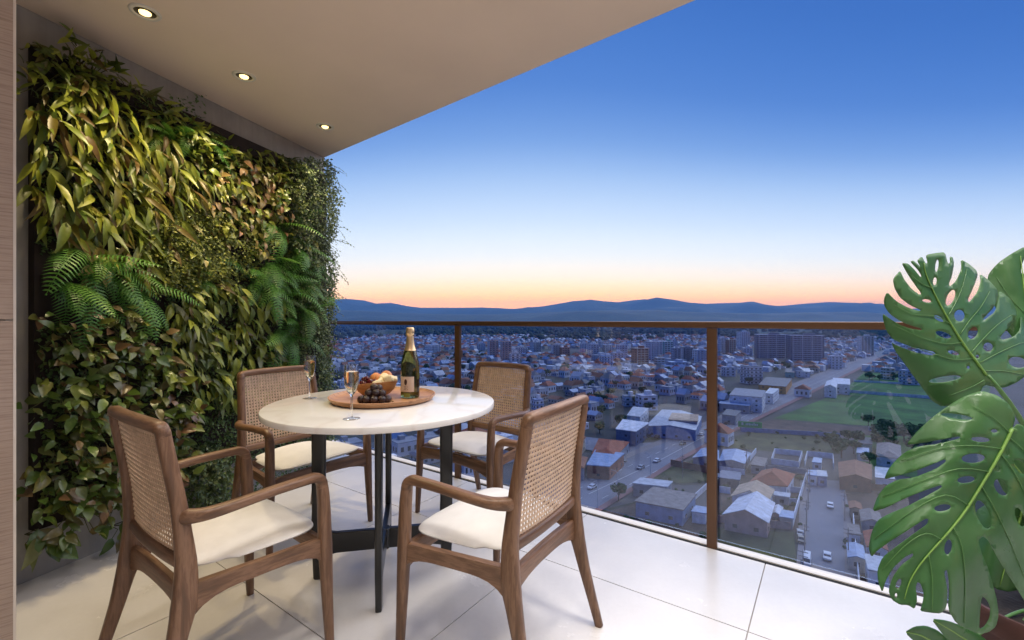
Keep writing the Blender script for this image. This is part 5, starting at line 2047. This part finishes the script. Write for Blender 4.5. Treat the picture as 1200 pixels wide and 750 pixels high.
tn = 0
for px, py, n, sp in ((1052, 512, 12, 9), (1050, 526, 10, 10), (1012, 534, 5, 6), (745, 478, 6, 14), (700, 470, 6, 18), (660, 440, 8, 35), (1045, 446, 5, 10), (700, 585, 2, 4), (830, 470, 5, 16),
                      (690, 500, 6, 14), (620, 500, 5, 16), (520, 480, 6, 30), (560, 455, 8, 40), (470, 430, 9, 60), (780, 455, 6, 25), (905, 430, 6, 30), (975, 425, 6, 30), (865, 448, 4, 14), (940, 440, 4, 16), (720, 450, 6, 30), (800, 440, 6, 40)):
    g = G(px, py)
    for i in range(n):
        x, y = g.x + rt.gauss(0, sp), g.y + rt.gauss(0, sp)
        pq = to_px(x, y)
        if pip(pq, avenue) or pip(pq, side_street) or pip(pq, cross_road):
            continue
        tree(x, y, rt.uniform(2.6, 4.6), 'bushy green tree in the green plot beyond the brown shed' if px > 1005 and py > 490 else 'round dark tree between the town roofs',
             'trees in the green plot' if px > 1005 and py > 490 else 'trees between the town roofs')
ns = 0
while ns < 70:
    x0_, x1_, y0_, y1_ = rt.choice(((845, 938, 525, 618), (990, 1060, 572, 690), (700, 838, 562, 640), (850, 985, 508, 530)))
    pq = (rt.uniform(x0_, x1_), rt.uniform(y0_, y1_))
    g = G(*pq)
    if any(pip((g.x, g.y), f_) for f_ in FOOT) or pip(pq, avenue) or pip(pq, side_street):
        continue
    ns += 1
    tree(g.x, g.y, rt.uniform(.6, 1.5), 'low green shrub growing in a plot beside the side street or avenue', 'shrubs in the near plots', .5)
ftm = MB()
rf_ = random.Random(77)
ico = bmesh.new()
bmesh.ops.create_icosphere(ico, subdivisions=1, radius=1)
iv = [v.co.copy() for v in ico.verts]
iff = [tuple(v.index for v in f.verts) for f in ico.faces]
ico.free()
cnt = 0
while cnt < 5200:
    Y = 380 + (rf_.random() ** .7) * 4200
    px = rf_.uniform(375, 1160)
    X = (px - 600) / F * Y
    nn = noise.noise(V((X * .0022, Y * .0022, 9))) + noise.noise(V((X * .011, Y * .011, 2))) * .5
    need = .12 if Y < 1500 else -.12
    if nn < need:
        continue
    pq = to_px(X, Y)
    if Y < 900 and any(pip(pq, e_) for e_ in EXC):
        continue
    cnt += 1
    s = rf_.uniform(3, 5.5) if Y < 1300 else rf_.uniform(6, 15)
    ph = rf_.uniform(0, 9)
    ftm.add([(X + v.x * s * (1 + .3 * math.sin(ph + i * 2.1)), Y + v.y * s * (1 + .3 * math.sin(ph + i)), ZG + s * .6 + v.z * s * .8 * (1 + .25 * math.sin(ph + i * 1.7))) for i, v in enumerate(iv)], iff)
tag(ftm.build('far_woodland', plain('woodland', (.026, .042, .018), .95, .4, .05)), 'dark woodland patches between the far roofs and the hills', 'woodland', kind='stuff')

# ------------------------------------------------------------------ cars and street lamps
M_tyre = plain('tyre', (.012, .012, .012), .8)


def car_proto(name, label, col, van=False):
    t = thing(name, label, 'van' if van else 'car')
    pm = plain('car_paint_' + label.split()[0], col, .3, .05, 1)
    if van:
        side = [(-2.6, .45), (-2.6, 1.1), (-2.2, 1.25), (-1.7, 2.1), (2.5, 2.2), (2.6, .5)]
        glass = [(-2.22, 1.3), (-1.72, 2.0), (-.9, 2.02), (-.9, 1.35)]
        wd = 1.9
    else:
        side = [(-2.15, .42), (-2.15, .82), (-1.2, .98), (-.55, 1.42), (.95, 1.44), (1.65, 1.02), (2.1, .95), (2.15, .45)]
        glass = [(-1.12, 1.0), (-.52, 1.38), (.92, 1.40), (1.5, 1.03)]
        wd = 1.72
    n = len(side)
    m_ = MB()
    m_.add([(x, -wd / 2 * (.9 if z > 1.2 else 1), z) for x, z in side] + [(x, wd / 2 * (.9 if z > 1.2 else 1), z) for x, z in side],
           [tuple(range(n)), tuple(reversed(range(n, 2 * n)))] + [(i, n + i, n + (i + 1) % n, (i + 1) % n) for i in range(n)])
    m_.build('body', pm, t)
    for s in (-1, 1):
        m_ = MB()
        m_.add([(x, s * (wd / 2 * (.9 if z > 1.2 else 1) + .012), z) for x, z in glass], [tuple(range(len(glass)))])
        m_.build('side_window', M_win, t)
    a, b = glass[0], glass[1]
    MB().add([(a[0] - .05, -wd * .42, a[1] + .02), (a[0] - .05, wd * .42, a[1] + .02), (b[0] - .03, wd * .4, b[1] + .03), (b[0] - .03, -wd * .4, b[1] + .03)], [(0, 1, 2, 3)]).build('windscreen', M_win, t)
    if not van:
        a, b = glass[-1], glass[-2]
        MB().add([(a[0] + .16, -wd * .42, a[1] + .02), (a[0] + .16, wd * .42, a[1] + .02), (b[0] + .07, wd * .4, b[1] + .02), (b[0] + .07, -wd * .4, b[1] + .02)], [(0, 1, 2, 3)]).build('rear_window', M_win, t)
    for x in (-1.35, 1.35):
        for s in (-1, 1):
            w_ = MB()
            k = 12
            vs = [(x + .33 * math.cos(6.283 * i / k), s * (wd / 2 - .08) + q_, .33 + .33 * math.sin(6.283 * i / k)) for q_ in (-.1, .1) for i in range(k)]
            w_.add(vs, [tuple(range(k)), tuple(reversed(range(k, 2 * k)))] + [(i, k + i, k + (i + 1) % k, (i + 1) % k) for i in range(k)])
            w_.build('wheel', M_tyre, t)
    return t


cw = car_proto('car', 'white car', (.62, .62, .63))
cd_ = car_proto('car', 'dark car', (.03, .03, .035))
cs_ = car_proto('car', 'silver car', (.30, .31, .33))
vw = car_proto('delivery_van', 'white van', (.62, .62, .63), True)
used = {}


def park(proto, px, py, ang, label, group=None):
    o = proto if not used.get(proto.name) else copy_tree(proto)
    used[proto.name] = True
    g = G(px, py)
    o.location = (g.x, g.y, ZG - .04)
    o.rotation_euler = (0, 0, ang)
    o['label'] = label
    if group:
        o['group'] = group
    elif 'group' in o:
        del o['group']


avd = (G(845, 501) - G(772, 540))
AA = math.atan2(avd.y, avd.x)
std = G(967, 580) - G(966, 660)
SA = math.atan2(std.y, std.x)
park(cw, 973, 594, SA, 'white car driving up the side street near its closed end')
park(cw, 969.5, 654, SA, 'white car driving down the side street level with the parked van')
park(vw, 945, 660, SA, 'white van parked on the pavement of the side street')
park(cd_, 939, 634, SA + .1, 'dark car parked on the pavement behind the white van')
park(cs_, 938, 627, SA + .1, 'silver car parked behind the dark one on the side street')
grp = 'cars on the avenue'
for px, py in ((694, 572), (770, 541), (822, 510), (866, 488), (905, 468), (932, 460)):
    park(cw, px, py, AA + math.pi * (px > 800), 'white car driving along the avenue', grp)
for px, py in ((751, 549), (838, 500), (880, 484)):
    park(cs_, px, py, AA, 'silver car driving along the avenue', grp)
for px, py in ((800, 521), (851, 497), (893, 477), (760, 512), (770, 513)):
    park(cd_, px, py, AA, 'dark car on or by the avenue', grp)
for i in range(9):
    park([cw, cs_, cd_][i % 3], 703 + i * 3.2, 562 - i * 1.9 - 6, AA + 1.5, ['white car parked nose-in beside the avenue', 'silver car parked nose-in beside the avenue', 'dark car parked nose-in beside the avenue'][i % 3], 'cars parked nose-in')

up = thing('utility_pole', 'concrete utility pole with crossarms beside the side street', 'utility pole', group='utility poles of the side street')
MB().tube([(0, 0, -.4), (0, 0, 9)], [.16, .10], 8).build('pole', MC['stone'], up)
for z_ in (7.4, 8.4):
    MB().box((0, 0, z_), (2.0, .12, .14)).build('crossarm', MC['stone'], up)
MB().box((.25, 0, 6.3), (.4, .4, .8)).build('transformer', MC['grey'], up)
for i, (px, py) in enumerate(((941, 690), (943, 655), (945, 622), (947, 597), (949, 577), (990, 610), (994, 660), (875, 552), (800, 560))):
    o = up if i == 0 else copy_tree(up)
    g = G(px, py)
    o.location = (g.x, g.y, ZG)
    o.rotation_euler = (0, 0, SA + math.pi / 2)
lp = thing('street_lamp', 'grey street lamp on the avenue pavement', 'street lamp', group='street lamps along the avenue')
MB().tube([(0, 0, -.4), (0, 0, 8.5)], [.12, .07], 8).build('pole', MC['metal'], lp)
MB().tube([(0, 0, 8.3), (.9, 0, 8.9), (2.0, 0, 9.0)], [.06, .05, .05], 6).build('arm', MC['metal'], lp)
MB().box((2.2, 0, 8.98), (.7, .28, .14)).build('lamp_head', MC['grey'], lp)
for i, (px, py) in enumerate(((724, 583), (700, 596), (762, 559), (800, 535), (838, 515), (868, 500), (900, 484), (935, 467))):
    o = lp if i == 0 else copy_tree(lp)
    g = G(px, py)
    o.location = (g.x, g.y, ZG)
    o.rotation_euler = (0, 0, AA + math.pi / 2)

# ------------------------------------------------------------------ hills


def hills(name, dist, prof, back, seed, base_y):
    r = seed
    xs = [p[0] for p in prof]
    m_ = MB()
    n = 150
    rows = 10
    vs = []
    for j in range(rows + 1):
        u = j / rows
        for i in range(n + 1):
            px = lerp(-700, 1900, i / n)
            k = 0
            if px <= xs[0]:
                y_ = prof[0][1] + 2 * math.sin(px * .02)
            elif px >= xs[-1]:
                y_ = prof[-1][1] + 3 * math.sin(px * .015)
            else:
                while xs[k + 1] < px:
                    k += 1
                y_ = lerp(prof[k][1], prof[k + 1][1], (px - xs[k]) / (xs[k + 1] - xs[k]))
            top = (HY - y_) / F * dist + H
            rr = math.sin(u * math.pi / 2)
            d = dist - back * (1 - u)
            X = (px - 600) / F * dist
            nz = noise.noise(V((X * .0016, d * .0016, r))) * .5 + noise.noise(V((X * .005, d * .004, r + 5))) * .28
            z = lerp(ZG - 5, top, rr ** .9 * (1 if u == 1 else max(.0, 1 + nz * (1 - u) * 1.6)))
            if u < 1:
                z = min(z, top)
            vs.append((X, d, z))
    # back slope
    for i in range(n + 1):
        v_ = vs[rows * (n + 1) + i]
        vs.append((v_[0], v_[1] + back * .8, ZG - 5))
    fs = []
    for j in range(rows + 1):
        for i in range(n):
            a = j * (n + 1) + i
            fs.append((a, a + 1, a + n + 2, a + n + 1))
    m_.add(vs, fs)
    return tag(m_.build(name, M_hill, None, True), kind='structure')


M_hill = plain('forested_hill', (.030, .048, .030), .95, .35, .004)
hills('hills', 9800, [(300, 355), (350, 354), (385, 352), (405, 350), (425, 351.5), (445, 357), (455, 354), (468, 357), (490, 361), (520, 361), (545, 361), (560, 360.5), (600, 362), (622, 361), (642, 358.5), (660, 354.5), (682, 352), (700, 353),
                      (720, 355), (740, 352), (762, 350), (780, 354), (800, 358), (830, 356), (860, 355), (890, 358), (910, 359), (940, 356), (970, 354), (1000, 357), (1020, 361), (1045, 363), (1100, 360), (1200, 358)], 2600, 1.0, 378)
hills('foothills', 6200, [(300, 366), (380, 363), (420, 364), (470, 367), (520, 368), (580, 369), (640, 366), (700, 364), (760, 363), (820, 366), (880, 368), (940, 366), (1000, 366), (1060, 370), (1200, 368)], 1500, 4.0, 378)

# ------------------------------------------------------------------ evening haze
hz = MB().box((0, 6000, (500 + ZG - 1.5) / 2), (30400, 13200, 500 - ZG + 1.5))
k = NT('evening_haze')
k.t.nodes.remove(k.b)
pv = k.n('ShaderNodeVolumePrincipled')
pv.inputs['Color'].default_value = (.13, .42, 1.0, 1)
pv.inputs['Density'].default_value = 7e-5
pv.inputs['Anisotropy'].default_value = 0.0
k.l(pv.outputs[0], k.out.inputs['Volume'])
tag(hz.build('haze', k.m), kind='stuff')
